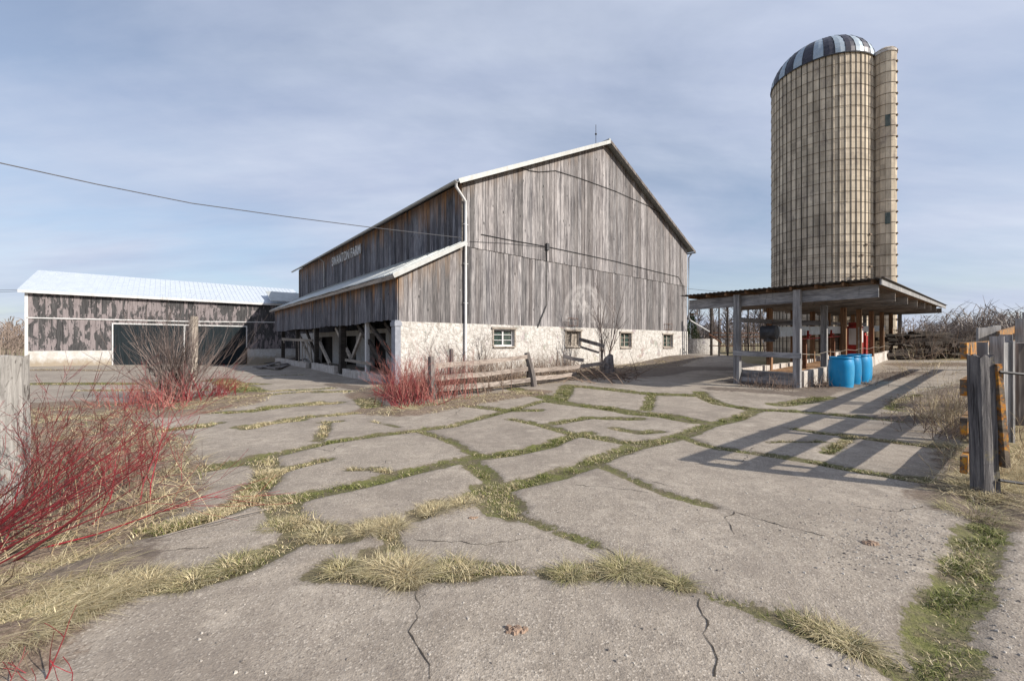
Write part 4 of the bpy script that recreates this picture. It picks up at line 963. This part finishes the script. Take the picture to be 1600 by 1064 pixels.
mb = MB(); mb.box(BC(8.94,.35,1.3), .01, .3, .7); mb.box(BC(9.2,.095,1.4), .3, .01, .6); mb.build('plate', m_white, cab)
mb = MB(); mb.box(BC(10.3,.3,.8), .5, .4, .9); mb.box(BC(10.3,.3,1.7), .4, .3, .12); o = mb.build('fuel_tank', m_red); tag(o, 'small rust red tank standing behind the red cabinet', 'tank')
mb = MB(); mb.beam(BC(7.2,-.12,.75), BC(7.6,-.05,2.0), .05, .09); tag(mb.build('leaning_plank', m_pale), 'pale plank leaning on a shelter post behind the blue barrels', 'plank')

# blue barrels
def barrel():
    r = root('barrel', (0,0,0), '', 'barrel', 'blue plastic barrels by the shelter')
    mb = MB(); R_ = .285
    prof = [(0,0),(R_*.9,0),(R_*.97,.02),(R_*.95,.05),(R_*1.0,.10),(R_*1.03,.28),(R_*1.05,.45),(R_*1.04,.62),(R_*.99,.76),(R_*.93,.80),(R_*.92,.815),(R_*.985,.82),(R_*.985,.86),(R_*.95,.87)]
    mb.lathe((0,0,0), prof, 40); b_ = mb.build('body', m_blue, r, True)
    mb = MB(); mb.lathe((0,0,0), [(R_*.95,.868),(R_*.90,.862),(R_*.89,.835),(0,.84)], 40)
    for x in (.15, -.15): mb.lathe((x,0,.84), [(.045,0),(.045,.022),(0,.024)], 12)
    mb.build('lid', m_blue, r, True); return r
BL = [((9.33,11.62),'nearest blue plastic barrel at the left end of the row'),((10.12,12.3),'second blue barrel, half hidden behind the nearest one'),((10.95,12.95),'third blue barrel from the left, pale scuff on its side'),((11.45,13.45),'farthest blue barrel at the right end of the row')]
b0 = barrel()
for i, ((x, y), lab) in enumerate(BL):
    if i == 0: o = b0
    else:
        o = b0.copy(); col.objects.link(o)
        for ch in b0.children:
            c = ch.copy(); col.objects.link(c); c.parent = o
    o.location = (x, y, tz(x, y)-.01); o.rotation_euler = (random.uniform(-.015,.015), random.uniform(-.015,.015), i*1.3); o['label'] = lab; o['group'] = 'blue plastic barrels by the shelter'

# ================================================================ hoop, tank, poles, odds
hoop = root('basketball_hoop', P(1053,557), 'leaning black basketball hoop stand at the right corner of the barn', 'basketball hoop')
hb = Vector(P(1053,557)); dh = hb.y
mb = MB(); mb.tube([hb, at(1066,520,dh), at(1077,490,dh)], .055, 8); mb.tube([at(1076,492,dh), at(1083,483,dh-.3)], .04, 6); mb.build('pole', m_black, hoop)
mb = MB(); a_, b_, c_, d_ = at(1079,494,dh-.5), at(1093,494,dh-.2), at(1093,476,dh-.2), at(1079,476,dh-.5)
for p, q_ in ((a_,b_),(b_,c_),(c_,d_),(d_,a_),((a_+b_)/2,(c_+d_)/2),(a_.lerp(d_,.4), b_.lerp(c_,.4))): mb.tube([p, q_], .022, 5)
mb.build('backboard_frame', m_steel, hoop)
mb = MB(); rc = at(1084,491,dh-.9); mb.tube([rc + Vector((cos(k*pi/6)*.22, sin(k*pi/6)*.22, 0)) for k in range(13)], .014, 5); mb.build('rim', m_rust, hoop)
mb = MB(); mb.beam(at(1060,541,dh), at(1072,557,dh-.3), .06, .12); mb.box(P(1068,558), .9, .6, .14, a=.3); mb.build('base', m_steel, hoop)
tk = Vector((13.9, 31.2, .3)); mb = MB()
mb.lathe(tk, [(1.65,0),(1.65,1.36),(1.35,1.36),(1.35,.3),(0,.3)], 40); o = mb.build('stone_tank', m_stone); tag(o, 'low round stone walled tank behind the right corner of the barn', 'tank')
fe = root('pole_fence', P(1123,552), 'row of tall rusty poles with thin rails behind the shelter', 'fence')
pd = 26.
for px, r_, tp in ((1111.5,.10,478),(1123.5,.06,480),(1137,.07,480),(1169,.06,478),(1188,.05,480)):
    mb = MB(); mb.tube([at(px,556,pd), at(px,tp,pd)], r_*.8, 7, a=.5); mb.build('pole', m_dark, fe)
mb = MB()
for y in (520, 526, 540): mb.tube([at(1108,y,pd), at(1150,y+1,pd), at(1200,y,pd)], .03, 5)
mb.tube([at(1108,522,pd-.2), at(1128,536,pd-.6)], .05, 5)
mb.build('rail', m_rust, fe)
# concrete block wall strip and utility post by the bush
def postthing(name, lab, cat, base, top, wd, mat, group=None, dp=None):
    r = root(name, base, lab, cat, group); mb = MB(); b_ = Vector(base); t_ = Vector(top); n = 7; dp = dp or wd
    x = U; y = V; vs = []
    for i in range(n+1):
        p = b_.lerp(t_, i/n) + (Vector((0,0,-.25)) if i == 0 else Vector((0,0,0))); sc_ = 1 - .1*i/n
        for k in range(10):
            an = 2*pi*k/10; rr = .5 * (1 + .10*sin(k*3.7+i*.4) + .04*random.uniform(-1,1)); vs.append(p + (x*cos(an)*wd + y*sin(an)*dp)*rr*sc_ + (Vector((0,0,.02*random.uniform(-1,1))) if i == n else Vector((0,0,0))))
    fs = [(i*10+k, i*10+(k+1) % 10, (i+1)*10+(k+1) % 10, (i+1)*10+k) for i in range(n) for k in range(10)] + [tuple(n*10+k for k in range(10))]
    mb.add(vs, fs, .5); mb.build('shaft', mat, r); return r
pb = P(301,600); postthing('wooden_post', 'tall pale weathered post rising behind the grey bush', 'post', pb, at(303,495,pb[1]), .25, m_pale)
pb = P(12,792); postthing('fence_post', 'thick pale cracked post at the left edge among the red stems', 'fence post', pb, at(14,556,pb[1]), .24, m_palesplit)
# rail fence before the barn
ff = root('rail_fence', P(675,622), 'sagging grey split rail fence in front of the barn foundation', 'fence')
fa = Vector(P(676,624)); fb = Vector(P(706,612)); fc = Vector(P(836,604)); fd = Vector(P(948,588))
def fpost(b_, t_, w_):
    mb = MB(); mb.tube([b_-Vector((0,0,.2)), b_.lerp(t_,.3), b_.lerp(t_,.7), t_], [w_*.52,w_*.5,w_*.47,w_*.42], 8, a=random.random()); mb.build('post', m_fpost, ff)
fpost(fa, at(674,557,fa.y), .2); fpost(fb, at(705,545,fb.y), .13); fpost(fc, at(823,551,fc.y), .2); fpost(Vector(P(826,598)), at(826,563,13.3), .15)
for (p, dp, q_, dq, wd) in (((676,572),fa.y,(826,557),fc.y,.13),((676,591),fa.y,(826,576),fc.y,.13),((676,608),fa.y,(830,593),fc.y,.14),((832,579),fc.y,(940,568),fd.y,.14),((834,591),fc.y,(900,584),15.,.14),((880,556),15.8,(912,563),15.5,.14)):
    mb = MB(); a_, b_ = at(*p, dp), at(*q_, dq); m1 = a_.lerp(b_,.5) - Vector((0,0,.03)); r_ = random.random(); mb.beam(a_, m1, .05, wd, a=r_); mb.beam(m1, b_, .052, wd-.01, a=r_); mb.build('rail', m_rail, ff)
for lab, p0, d0, p1, d1, wd in (('dark broken plank leaning against the foundation beside the bare sapling', (905,530), 18.6, (945,541), 18.0, .16), ('grey plank sagging below the dark plank by the sapling', (907,542), 18.5, (936,551), 18.2, .1)):
    mb = MB(); mb.beam(at(*p0,d0), at(*p1,d1), .05, wd); tag(mb.build('broken_plank', m_fpost), lab, 'plank')
mb = MB()
c = Vector(P(951,586)); mb.tube([c - Vector((0,0,.1)), c + Vector((-.05,0,.3)), c + Vector((.02,.05,.6)), c + Vector((.12,.05,.82))], [.30,.27,.2,.08], 8, a=.4)
tag(mb.build('tree_stump', m_fpost), 'jagged grey broken stump at the end of the rail fence', 'stump')
mb = MB()
for i in range(140):
    p = Vector(P(random.gauss(945,30), random.gauss(588,6))); l_ = random.uniform(.4,1.3); an = random.uniform(0,2*pi); e = abs(random.gauss(.1,.35))
    q_ = p + Vector((cos(an)*cos(e), sin(an)*cos(e), sin(e)))*l_; m_ = p.lerp(q_,.5)+Vector((0,0,random.uniform(0,.12))); mb.tube([p, m_, q_], [.014,.01,.004], 4, a=random.random())
tag(mb.build('brush_pile', m_browntwig), 'heap of dead brushwood around the stump at the fence end', 'brush pile')
# debris by the shed
dbs = root('broken_gate', P(486,576), 'broken pale timber frame with hanging strips beyond the lean-to opening', 'gate'); dd = 23.5
mb = MB(); mb.beam(at(441,530,dd), at(489,532,dd), .1, .14); mb.build('top_bar', m_pale, dbs)
mb = MB(); mb.tube([at(478,532,dd), at(485,543,dd), at(488,580,dd-.3)], .06, 6, a=.3); mb.build('frame_leg', m_pale, dbs)
for x, y in ((458,540),(466,566),(476,560),(443,536),(480,548),(472,570)):
    mb = MB(); mb.tube([at(x,531,dd), at(x+1,y,dd)], .025, 5, a=.4); mb.build('hanging_strip', m_pale, dbs)
mb = MB()
for (a_, b_) in (((398,575),(436,578)),((420,572),(468,563)),((434,578),(470,566)),((415,569),(455,564)),((440,572),(486,565)),((405,577),(430,571))):
    p = Vector(P(*a_)); q_ = Vector(P(*b_)); mb.beam(p+Vector((0,0,.08)), q_+Vector((0,0,random.uniform(.1,.4))), .25, .05)
tag(mb.build('plank_pile', m_fpost), 'loose pile of grey planks lying before the shed wall', 'plank pile')
mb = MB()
for i in range(150):
    x = random.uniform(1395,1530); dd = 22 + random.uniform(-1.5,1.5); g = .55; h = (1.35*(1-((x-1440)/90)**2*.5))*random.random()
    p = at(x, 535, dd); p.z = g + h; an = random.gauss(0,.25); l_ = random.uniform(.8,2.4); d_ = Vector((cos(an), sin(an)*.6, random.gauss(0,.09)))
    mb.beam(p-d_*l_/2, p+d_*l_/2, random.uniform(.1,.3), random.uniform(.06,.2), a=random.random()*.6)
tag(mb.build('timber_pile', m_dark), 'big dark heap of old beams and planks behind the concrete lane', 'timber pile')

# ================================================================ right hand fence
FD = Vector((.79, .613, 0)).normalized(); FN = Vector((-FD.y, FD.x, 0)); R0 = Vector((4.2, 3.81, 0))
fence = root('board_fence', (4.44,4.0,.05), 'weathered four rail board fence with orange lichen on its rails', 'fence')
def FB(t, n, z): p = R0 + FD*t + FN*n; return Vector((p.x, p.y, z))
for i, z in enumerate((.26, .62, .98, 1.32)):
    mb = MB(); mb.beam(FB(-.02,0,z), FB(4.95,0,z+.04), .045, .15, a=i*.2); mb.build('rail', m_lichen, fence)
for z in (1.05, 1.45):
    mb = MB(); mb.beam(FB(5.05,0,z+.05), FB(19,0,z+.55), .045, .17, a=.4); mb.build('rail', m_lichen, fence)
for t, h, wd in ((.3,1.36,.07),(2.4,1.42,.12),(4.7,1.45,.14),(11.6,1.9,.14),(19,2.2,.14)):
    mb = MB(); p = FB(t,-.1,0); mb.box((p.x,p.y,tz(p.x,p.y)-.2), wd, wd, h+.2, dx=FD, dy=FN, a=.6); mb.build('post', m_post, fence)
r_ = root('gate_post', P(1545,752), 'thick split grey gate post with orange lichen edge at right', 'gate post')
g0 = Vector((4.30, 3.72, 0)); gzz = tz(4.3,3.72)
mb = MB(); vs = []; n = 9; m = 16
for i in range(n+1):
    z = gzz - .2 + (1.44)*i/n; c = g0 + Vector((-.05*i/n, 0, 0)); rr = .082*(1-.10*i/n)
    for k in range(m):
        an = 2*pi*k/m; w_ = 1 + .035*sin(k*2.9) + .03*sin(k*5.1+1) + .03*random.uniform(-1,1) + (-.16 if k in (9,13) else 0)
        q_ = max(abs(cos(an)), abs(sin(an))); w_ *= 1/q_**.6
        vs.append(Vector((c.x + cos(an)*rr*w_, c.y + sin(an)*rr*w_*.9, z + (.014*sin(k*2.3)+.012*random.uniform(-1,1) if i == n else 0))))
fs = [(i*m+k, i*m+(k+1) % m, (i+1)*m+(k+1) % m, (i+1)*m+k) for i in range(n) for k in range(m)]; vs.append(Vector((g0.x-.05, g0.y, gzz+1.2))); fs += [(n*m+k, n*m+(k+1) % m, (n+1)*m) for k in range(m)]
mb.add(vs, fs, .5); mb.build('shaft', m_split, r_)
mb = MB(); mb.beam((4.40,3.67,gzz+.25), (4.335,3.68,gzz+1.17), .045, .08, up=Vector((0,1,0)), a=.5); mb.build('split_slab', m_lichen, r_)
for z, px in ((1.12,1568),(.16+.0,1572)):
    mb = MB(); mb.tube([(4.33,3.64,gzz+z-.02),(4.52,3.60,gzz+z-.04),(4.53,3.60,gzz+z-.12)], .014, 6); mb.build('hinge_pin', m_steel, r_)
r_ = root('upright_plank', P(1567,690), 'broad grey upright plank standing just behind the gate post', 'plank post'); q_ = at(1566,535,5.35)
mb = MB(); mb.box((q_.x,q_.y,-.1), .16, .07, 1.5, dx=Vector((1,.1,0)), dy=Vector((-.1,1,0)), a=.7); mb.box((q_.x+.09,q_.y,-.1), .03, .1, 1.52, dx=Vector((1,.1,0)), dy=Vector((-.1,1,0)), a=.9); mb.build('board', m_post, r_)
pb = P(1592,668); postthing('round_post', 'brown barked round post at the right edge of view', 'fence post', pb, at(1591,536,pb[1]), .24, m_fpost)
for i, (x0, x1, y0) in enumerate(((1527,1545,512),(1549,1563,510),(1565,1578,508),(1578,1582,508))):
    lab = ['leftmost of the tall grey boards standing up behind the orange rails','second tall grey board behind the orange rails','third tall grey board behind the orange rails','narrow yellowish batten beside the tall grey boards'][i]
    a_, b_ = at(x0,y0,7.9), at(x1,y0,7.9); mb = MB(); c = (a_+b_)/2; g = tz(c.x, c.y); mb.box((c.x,c.y+i*.08,g-.1), (b_-a_).length, .04, a_.z-g+.1, dx=Vector((1,0,0)), dy=Vector((0,1,0)))
    tag(mb.build('tall_board', m_post if i < 3 else m_pale), lab, 'board', 'tall boards by the fence')

# ================================================================ overhead wires
def wire(name, a, b_, sag, lab, r=.012, mat=m_black):
    mb = MB(); a = Vector(a); b_ = Vector(b_); mb.tube([a.lerp(b_, i/24) - Vector((0,0,sag*4*(i/24)*(1-i/24))) for i in range(25)], r, 5); return tag(mb.build(name, mat), lab, 'wire')
A_ = at(0,255,9.); Bw = at(722,372,15.55)
mb = MB(); mb.tube([A_ + (A_-Bw)*.9 + Vector((0,0,1.0)), at(-300,170,6.6), at(-150,215,7.8), A_, at(150,288,10.4), at(300,318,11.8), at(450,339,13.1), at(575,355,14.3), Bw], .014, 5); tag(mb.build('power_line', m_wire), 'long thin power line sagging from upper left to the barn corner', 'wire')
wire('power_line', B(WB+.02,-.1,4.95), SC + Vector((-3.0,-.6,4.6)), .15, 'thin grey wire from the barn to the silo', .012, m_cable)
wire('power_line', at(-260,425,20), BS(-.3,-.4,4.6), .3, 'upper thin wire reaching the left eave of the shed', .012, m_cable)
wire('power_line', at(-260,400,20), BS(-.32,-.4,4.5), .6, 'lower thin wire reaching the left eave of the shed', .01, m_cable)

# ================================================================ shrubs and trees
def stem(mb, p, d, l, r, up=.15, wob=.12, kids=3, lvl=2, n=5, kl=.5, sides=4, ang=.6, hue=None):
    pts = [p.copy()]; rad = [r]; dirs = [d.copy()]; h = random.random() if hue is None else min(1, max(0, hue + random.uniform(-.2,.2)))
    for i in range(n):
        d = (d + Vector((random.gauss(0,wob), random.gauss(0,wob), random.gauss(0,wob) + up/n))).normalized(); p = p + d*(l/n); pts.append(p.copy()); rad.append(max(r*(1-.85*(i+1)/n), .0012)); dirs.append(d.copy())
    mb.tube(pts, rad, sides, a=h, cap=False)
    if lvl > 0:
        for k in range(kids):
            i = random.randint(max(1, n//4), n-1); dd = (dirs[i] + Vector((random.gauss(0,1), random.gauss(0,1), random.gauss(.2,.8))).normalized()*ang).normalized()
            stem(mb, pts[i], dd, l*kl*random.uniform(.6,1.2), rad[i]*.75, up, wob, kids, lvl-1, max(3, n-1), kl, max(3, sides-1), ang, h)
def shrub(name, lab, cat, mat, bases, nst, hmin, hmax, tilt, r, bias=(0,0), kids=3, lvl=2, spread=.15, group=None, up=.15, wob=.12, ang=.6, kl=.5, solid=True):
    mb = MB()
    for i in range(nst):
        b_ = Vector(random.choice(bases)); p = b_ + Vector((random.gauss(0,spread), random.gauss(0,spread), -.03)); an = random.uniform(0,2*pi); t = abs(random.gauss(0,tilt))
        d = Vector((sin(t)*cos(an)+bias[0], sin(t)*sin(an)+bias[1], cos(t))).normalized()
        stem(mb, p, d, random.uniform(hmin,hmax), r*random.uniform(.7,1.2), up, wob, kids, lvl, kl=kl, ang=ang)
    return tag(mb.build(name, mat), lab, cat, group, 'stuff' if 'weed' in name or 'stalk' in name else None)
random.seed(21)
shrub('red_dogwood', 'dense bright red stemmed dogwood thicket at the left edge of the drive', 'shrub', m_redstem,
      [P(-60,850),P(0,840),P(60,820),P(110,800),P(150,780),P(-20,800),P(90,760),P(40,780)], 46, .5, 1.1, .78, .0066, (.15,.1), 3, 3, .28, wob=.16, ang=.75, kl=.55)
shrub('red_dogwood', 'long arching dark red dogwood stems reaching right over the dry grass', 'shrub', m_redstem,
      [P(-150,930),P(-120,880),P(-60,900)], 18, .9, 1.6, .35, .009, (1.4,.4), 3, 2, .14, up=.15, wob=.09)
shrub('red_dogwood', 'few thin dark red twigs poking up at the bottom left corner', 'shrub', m_redstem,
      [(-1.75,1.5,0),(-1.45,1.45,0),(-1.2,1.45,0),(-2.0,1.7,0)], 11, .12, .36, .5, .0042, (.2,0), 2, 1, .06)
shrub('brown_weeds', 'tangle of dry brown weed stalks under the red dogwood', 'dry weeds', m_browntwig,
      [P(-40,860),P(40,830),P(120,800),P(180,760),P(60,760),P(-80,800)], 380, .2, .6, 1.05, .0036, (.1,0), 3, 1, .3)
shrub('straw_stalks', 'pale straw stalks leaning over the dry grass at left', 'dry weeds', m_straw,
      [P(-40,900),P(60,850),P(150,830),P(200,790)], 70, .25, .6, 1.2, .0024, (.3,0), 1, 1, .22)
bb = P(272,626)
shrub('bare_bush', 'large many stemmed grey bare bush in front of the shed doors', 'bush', m_bushstem, [bb, (bb[0]+.15,bb[1]+.1,bb[2]), (bb[0]-.15,bb[1],bb[2])], 85, 1.1, 2.05, .72, .016, kids=4, lvl=2, spread=.12, up=.25, wob=.08, ang=.42)
shrub('red_shrub', 'low bright red shrub at the right foot of the grey bush', 'shrub', m_redstem, [P(300,628),P(330,622),P(350,616)], 110, .4, .85, .8, .008, (.15,0), 2, 2, .22)
shrub('red_shrub', 'low faded pinkish shrub at the left foot of the grey bush', 'shrub', m_pinkstem, [P(235,628),P(205,634),P(255,638)], 150, .3, .75, .8, .008, (-.1,0), 2, 2, .28)
shrub('red_shrub', 'low red shrub against the white pillar of the lean-to', 'shrub', m_redstem, [P(622,630),P(640,634),P(612,618)], 110, .4, .85, .8, .008, (-.1,0), 2, 2, .2)
shrub('brown_weeds', 'brown and reddish dry stalks around the first fence post', 'dry weeds', m_pinkstem, [P(655,628),P(672,622),P(700,618),P(640,612)], 260, .4, 1.15, .45, .010, kids=3, lvl=2, spread=.38)
shrub('brown_weeds', 'brown dry weeds growing between the fence rails and foundation', 'dry weeds', m_browntwig, [P(720,604),P(760,600),P(800,596),P(850,588),P(890,582),P(740,612)], 480, .4, 1.1, .55, .010, kids=3, lvl=2, spread=.42)
shrub('climbing_vine', 'bare vine climbing the white stone foundation near the down pipe', 'vine', m_greystem, [tuple(B(-.6,-.15,0)), tuple(B(-1.3,-.15,0)), tuple(B(-.2,-.15,0)), tuple(B(.9,-.15,0))], 16, 1.4, 2.2, .22, .020, kids=4, lvl=2, spread=.05, wob=.16, ang=.8)
sb = P(940,577)
shrub('bare_sapling', 'tall slender bare sapling in front of the gable wall', 'sapling', m_greystem, [sb, (sb[0]+.2,sb[1],sb[2])], 9, 3.1, 4.2, .16, .026, kids=6, lvl=2, spread=.1, up=.1, wob=.06, ang=.5, kl=.4)
shrub('dry_weed_clump', 'pale dry stalks fanning out at the foot of the board fence', 'dry weeds', m_straw, [P(1470,668),P(1490,660),P(1500,680)], 110, .3, .8, .75, .0045, (-.1,0), 2, 1, .16)
shrub('brown_weeds', 'dark purplish brown brush low beside the board fence', 'dry weeds', m_browntwig, [P(1480,672),P(1500,655),P(1515,690),P(1530,650),P(1500,640)], 260, .2, .6, .9, .005, kids=3, lvl=1, spread=.3)
shrub('brown_weeds', 'dead brown weeds between the barrels and the lane', 'dry weeds', m_browntwig, [P(1345,600),P(1370,592),P(1395,582),P(1420,573)], 150, .1, .35, 1.0, .006, kids=2, lvl=1, spread=.25)
shrub('brown_brush', 'tangled dark brush growing over the timber heap', 'brush', m_browntwig, [tuple(at(x_, 560, 21)) for x_ in (1405,1425,1450,1475)], 120, .6, 1.9, .6, .014, kids=3, lvl=2, spread=.5)
shrub('dry_weed_clump', 'grey dry stalks at the front corner post of the shelter', 'dry weeds', m_browntwig, [P(1180,604),P(1215,608),P(1262,606),P(1285,604)], 170, .15, .55, .7, .006, kids=3, lvl=1, spread=.22)
shrub('dry_weed_clump', 'yellow straw stalks in front of the dark timber heap', 'dry weeds', m_straw, [P(1445,572),P(1455,570),P(1440,573),P(1425,570)], 20, .6, 1.2, .5, .008, kids=3, lvl=1, spread=.5)
shrub('dry_weed_clump', 'thin pale stalks curling round the gate post base', 'dry weeds', m_straw, [P(1585,760),P(1600,720),P(1560,770),P(1520,740)], 60, .2, .6, .9, .0026, (.1,0), 1, 1, .15)
# arching bramble mounds at right
for i, (px, dd, h, wd, lab) in enumerate(((1530,30,4.3,2.6,'tallest arching grey bramble mound beyond the timber heap'),(1590,27,3.3,2.2,'right hand grey bramble mound beyond the fence boards'),(1475,33,3.2,2.2,'lower grey bramble mound left of the tallest one'))):
    c = at(px, 535, dd); mb = MB(); g = tz(c.x, c.y)
    for k in range(150):
        an = random.uniform(0,2*pi); rr = random.random()*wd; p = Vector((c.x+cos(an)*rr*.6, c.y+sin(an)*rr*.6, g)); hh = h*random.uniform(.5,1.)*(1-.3*rr/wd); o_ = Vector((cos(an), sin(an), 0))*random.uniform(.6,2.6)
        pts = [p + o_*(t**1.3) + Vector((random.gauss(0,.08),random.gauss(0,.08), hh*(1-(1-min(t*1.5,1))**2) - hh*.45*max(0,t-.55)/.45)) for t in np.linspace(0,1,8)]
        mb.tube(pts, np.linspace(.028,.010,8), 3, a=random.random()*.8, cap=False)
        for q_ in range(4):
            j = random.randint(3,7); d_ = Vector((random.gauss(0,1),random.gauss(0,1),random.gauss(.3,.7))).normalized(); mb.tube([pts[j], pts[j]+d_*random.uniform(.3,.8)], [.012,.006], 3, a=random.random()*.8, cap=False)
    tag(mb.build('bramble', m_greystem), lab, 'bramble', 'bramble mounds')
# bare trees
def tree(mb, base, h, r, n=34, spread=.32, hue=.5, tw=.02, lvl2=3):
    base = Vector(base); top = base + Vector((random.gauss(0,.04)*h, random.gauss(0,.04)*h, h*.92)); mid = base.lerp(top,.5) + Vector((random.gauss(0,.02)*h,0,0))
    mb.tube([base-Vector((0,0,.3)), mid, top], [r, r*.6, tw], 5, a=hue, cap=False)
    for i in range(n):
        t = random.uniform(.22,1.); p = base.lerp(mid, t*2) if t < .5 else mid.lerp(top, t*2-1); an = random.uniform(0,2*pi); l_ = h*spread*random.uniform(.5,1.1)*(1.15-t*.7)
        d = Vector((cos(an), sin(an), random.uniform(.5,1.5))).normalized(); q_ = p + d*l_*.5; e = q_ + (d+Vector((0,0,.35))).normalized()*l_*.5
        mb.tube([p, q_, e], [r*.32*(1.1-t), tw*1.3, tw*.6], 3, a=min(1,max(0,hue+random.uniform(-.25,.25))), cap=False)
        for k in range(lvl2):
            f = random.uniform(.25,1.); b_ = p.lerp(e, f); d2 = (d + Vector((random.gauss(0,.6),random.gauss(0,.6),random.gauss(.2,.4)))).normalized(); mb.tube([b_, b_+d2*l_*random.uniform(.25,.5)], [tw, tw*.45], 3, a=min(1,max(0,hue+random.uniform(-.25,.25))), cap=False)
def treething(px, dd, h, n, lab, hue=.4, mat=m_greystem, tw=.02, group=None):
    c = at(px, 535, dd); g = tz(c.x, c.y); r = root('bare_tree', (c.x,c.y,g), lab, 'tree', group)
    mb = MB(); tree(mb, (c.x,c.y,g), h, h*.018, n, hue=hue, tw=tw); mb.build('crown', mat, r)
random.seed(5)
for px, dd, h, lab in ((1092,40,4.6,'bare tree standing right above the round stone tank'),(1118,42,5.2,'bare tree seen between the first two rusty poles'),(1135,38,4.6,'bare tree right of the middle rusty pole'),(1152,41,4.9,'bare tree just left of the front left shelter post'),
   (1178,37,5.0,'bare tree seen through the front bay of the shelter'),(1196,36,5.2,'bare tree near the conveyor motor'),(1222,40,5.0,'bare tree seen left of the shelter corner post'),(1265,44,4.6,'bare tree behind the conveyor right of the corner post')):
    treething(px, dd, h, 70, lab, tw=.018, group='bare trees behind the shelter')
treething(312, 58, 8.8, 60, 'tree top just showing over the shed roof', tw=.025)
c = at(1081,535,33); r_ = root('cedar', (c.x,c.y,tz(c.x,c.y)), 'small green cedar at the right corner of the barn', 'tree'); mb = MB(); g = tz(c.x,c.y)
for i in range(1500):
    t = random.random()**.8; an = random.uniform(0,2*pi); rr = .75*(1-t)*random.uniform(.5,1.05)+.04; p = Vector((c.x+cos(an)*rr, c.y+sin(an)*rr, g+.3+2.9*t)); d_ = Vector((cos(an)*.7,sin(an)*.7,.7)); mb.tube([p, p+d_*random.uniform(.08,.2)], [.02,.004], 3, a=random.random(), cap=False)
mb.build('foliage', m_cedar, r_); mb = MB(); mb.tube([(c.x,c.y,g-.1),(c.x,c.y,g+2.9)], [.06,.02], 6); mb.build('trunk', m_brownwood, r_)
# thicket and far woods
mb = MB()
for i in range(210):
    px = random.uniform(1072,1300); dd = random.uniform(33,44); c = at(px,535,dd); tree(mb, (c.x,c.y,tz(c.x,c.y)), random.uniform(1.6,3.4), .03, 9, .4, random.random(), .013, 3)
for i in range(120):
    px = random.uniform(1400,1720); dd = random.uniform(36,55); c = at(px,535,dd); tree(mb, (c.x,c.y,tz(c.x,c.y)), random.uniform(1.5,3.2), .03, 9, .4, random.random(), .016, 3)
tag(mb.build('thicket', m_fartwig), 'dense brown leafless scrub beyond the barnyard', 'thicket', kind='stuff')
mb = MB()
for i in range(620):
    px = random.choice((random.uniform(-500,110), random.uniform(1060,2100), random.uniform(1060,1700))); dd = random.uniform(85,130); c = at(px,535,dd); h = random.uniform(4.2,8.) if px > 800 else random.uniform(4.5,7.5)
    tree(mb, (c.x,c.y,float(terr(np.array([c.x]),np.array([c.y]))[0])), h, .09, 13, .3, random.random(), .045, 3)
tag(mb.build('far_woods', m_fartwig), 'pale brown leafless woods along the horizon', 'woods', kind='stuff')
mb = MB()
for i in range(300):
    px = random.uniform(-420,60); dd = random.uniform(46,66); c = at(px,535,dd); tree(mb, (c.x,c.y,tz(c.x,c.y)), random.uniform(2,5.0), .05, 10, .33, random.uniform(.0,.7), .025, 3)
tag(mb.build('thicket', m_fartwig), 'brown leafless scrub along the field left of the shed', 'thicket', kind='stuff')

mb = MB(); a_, b_ = Vector(P(245,842)), Vector(P(420,797)); mb.tube([a_+Vector((0,0,.012)), a_.lerp(b_,.4)+Vector((.01,.01,.02)), a_.lerp(b_,.7)+Vector((0,0,.022)), b_+Vector((0,0,.015))], [.002,.0035,.004,.003], 6, a=.1)
tag(mb.build('fallen_stick', m_pale), 'thin pale stick lying across the slab near the dry grass', 'stick')
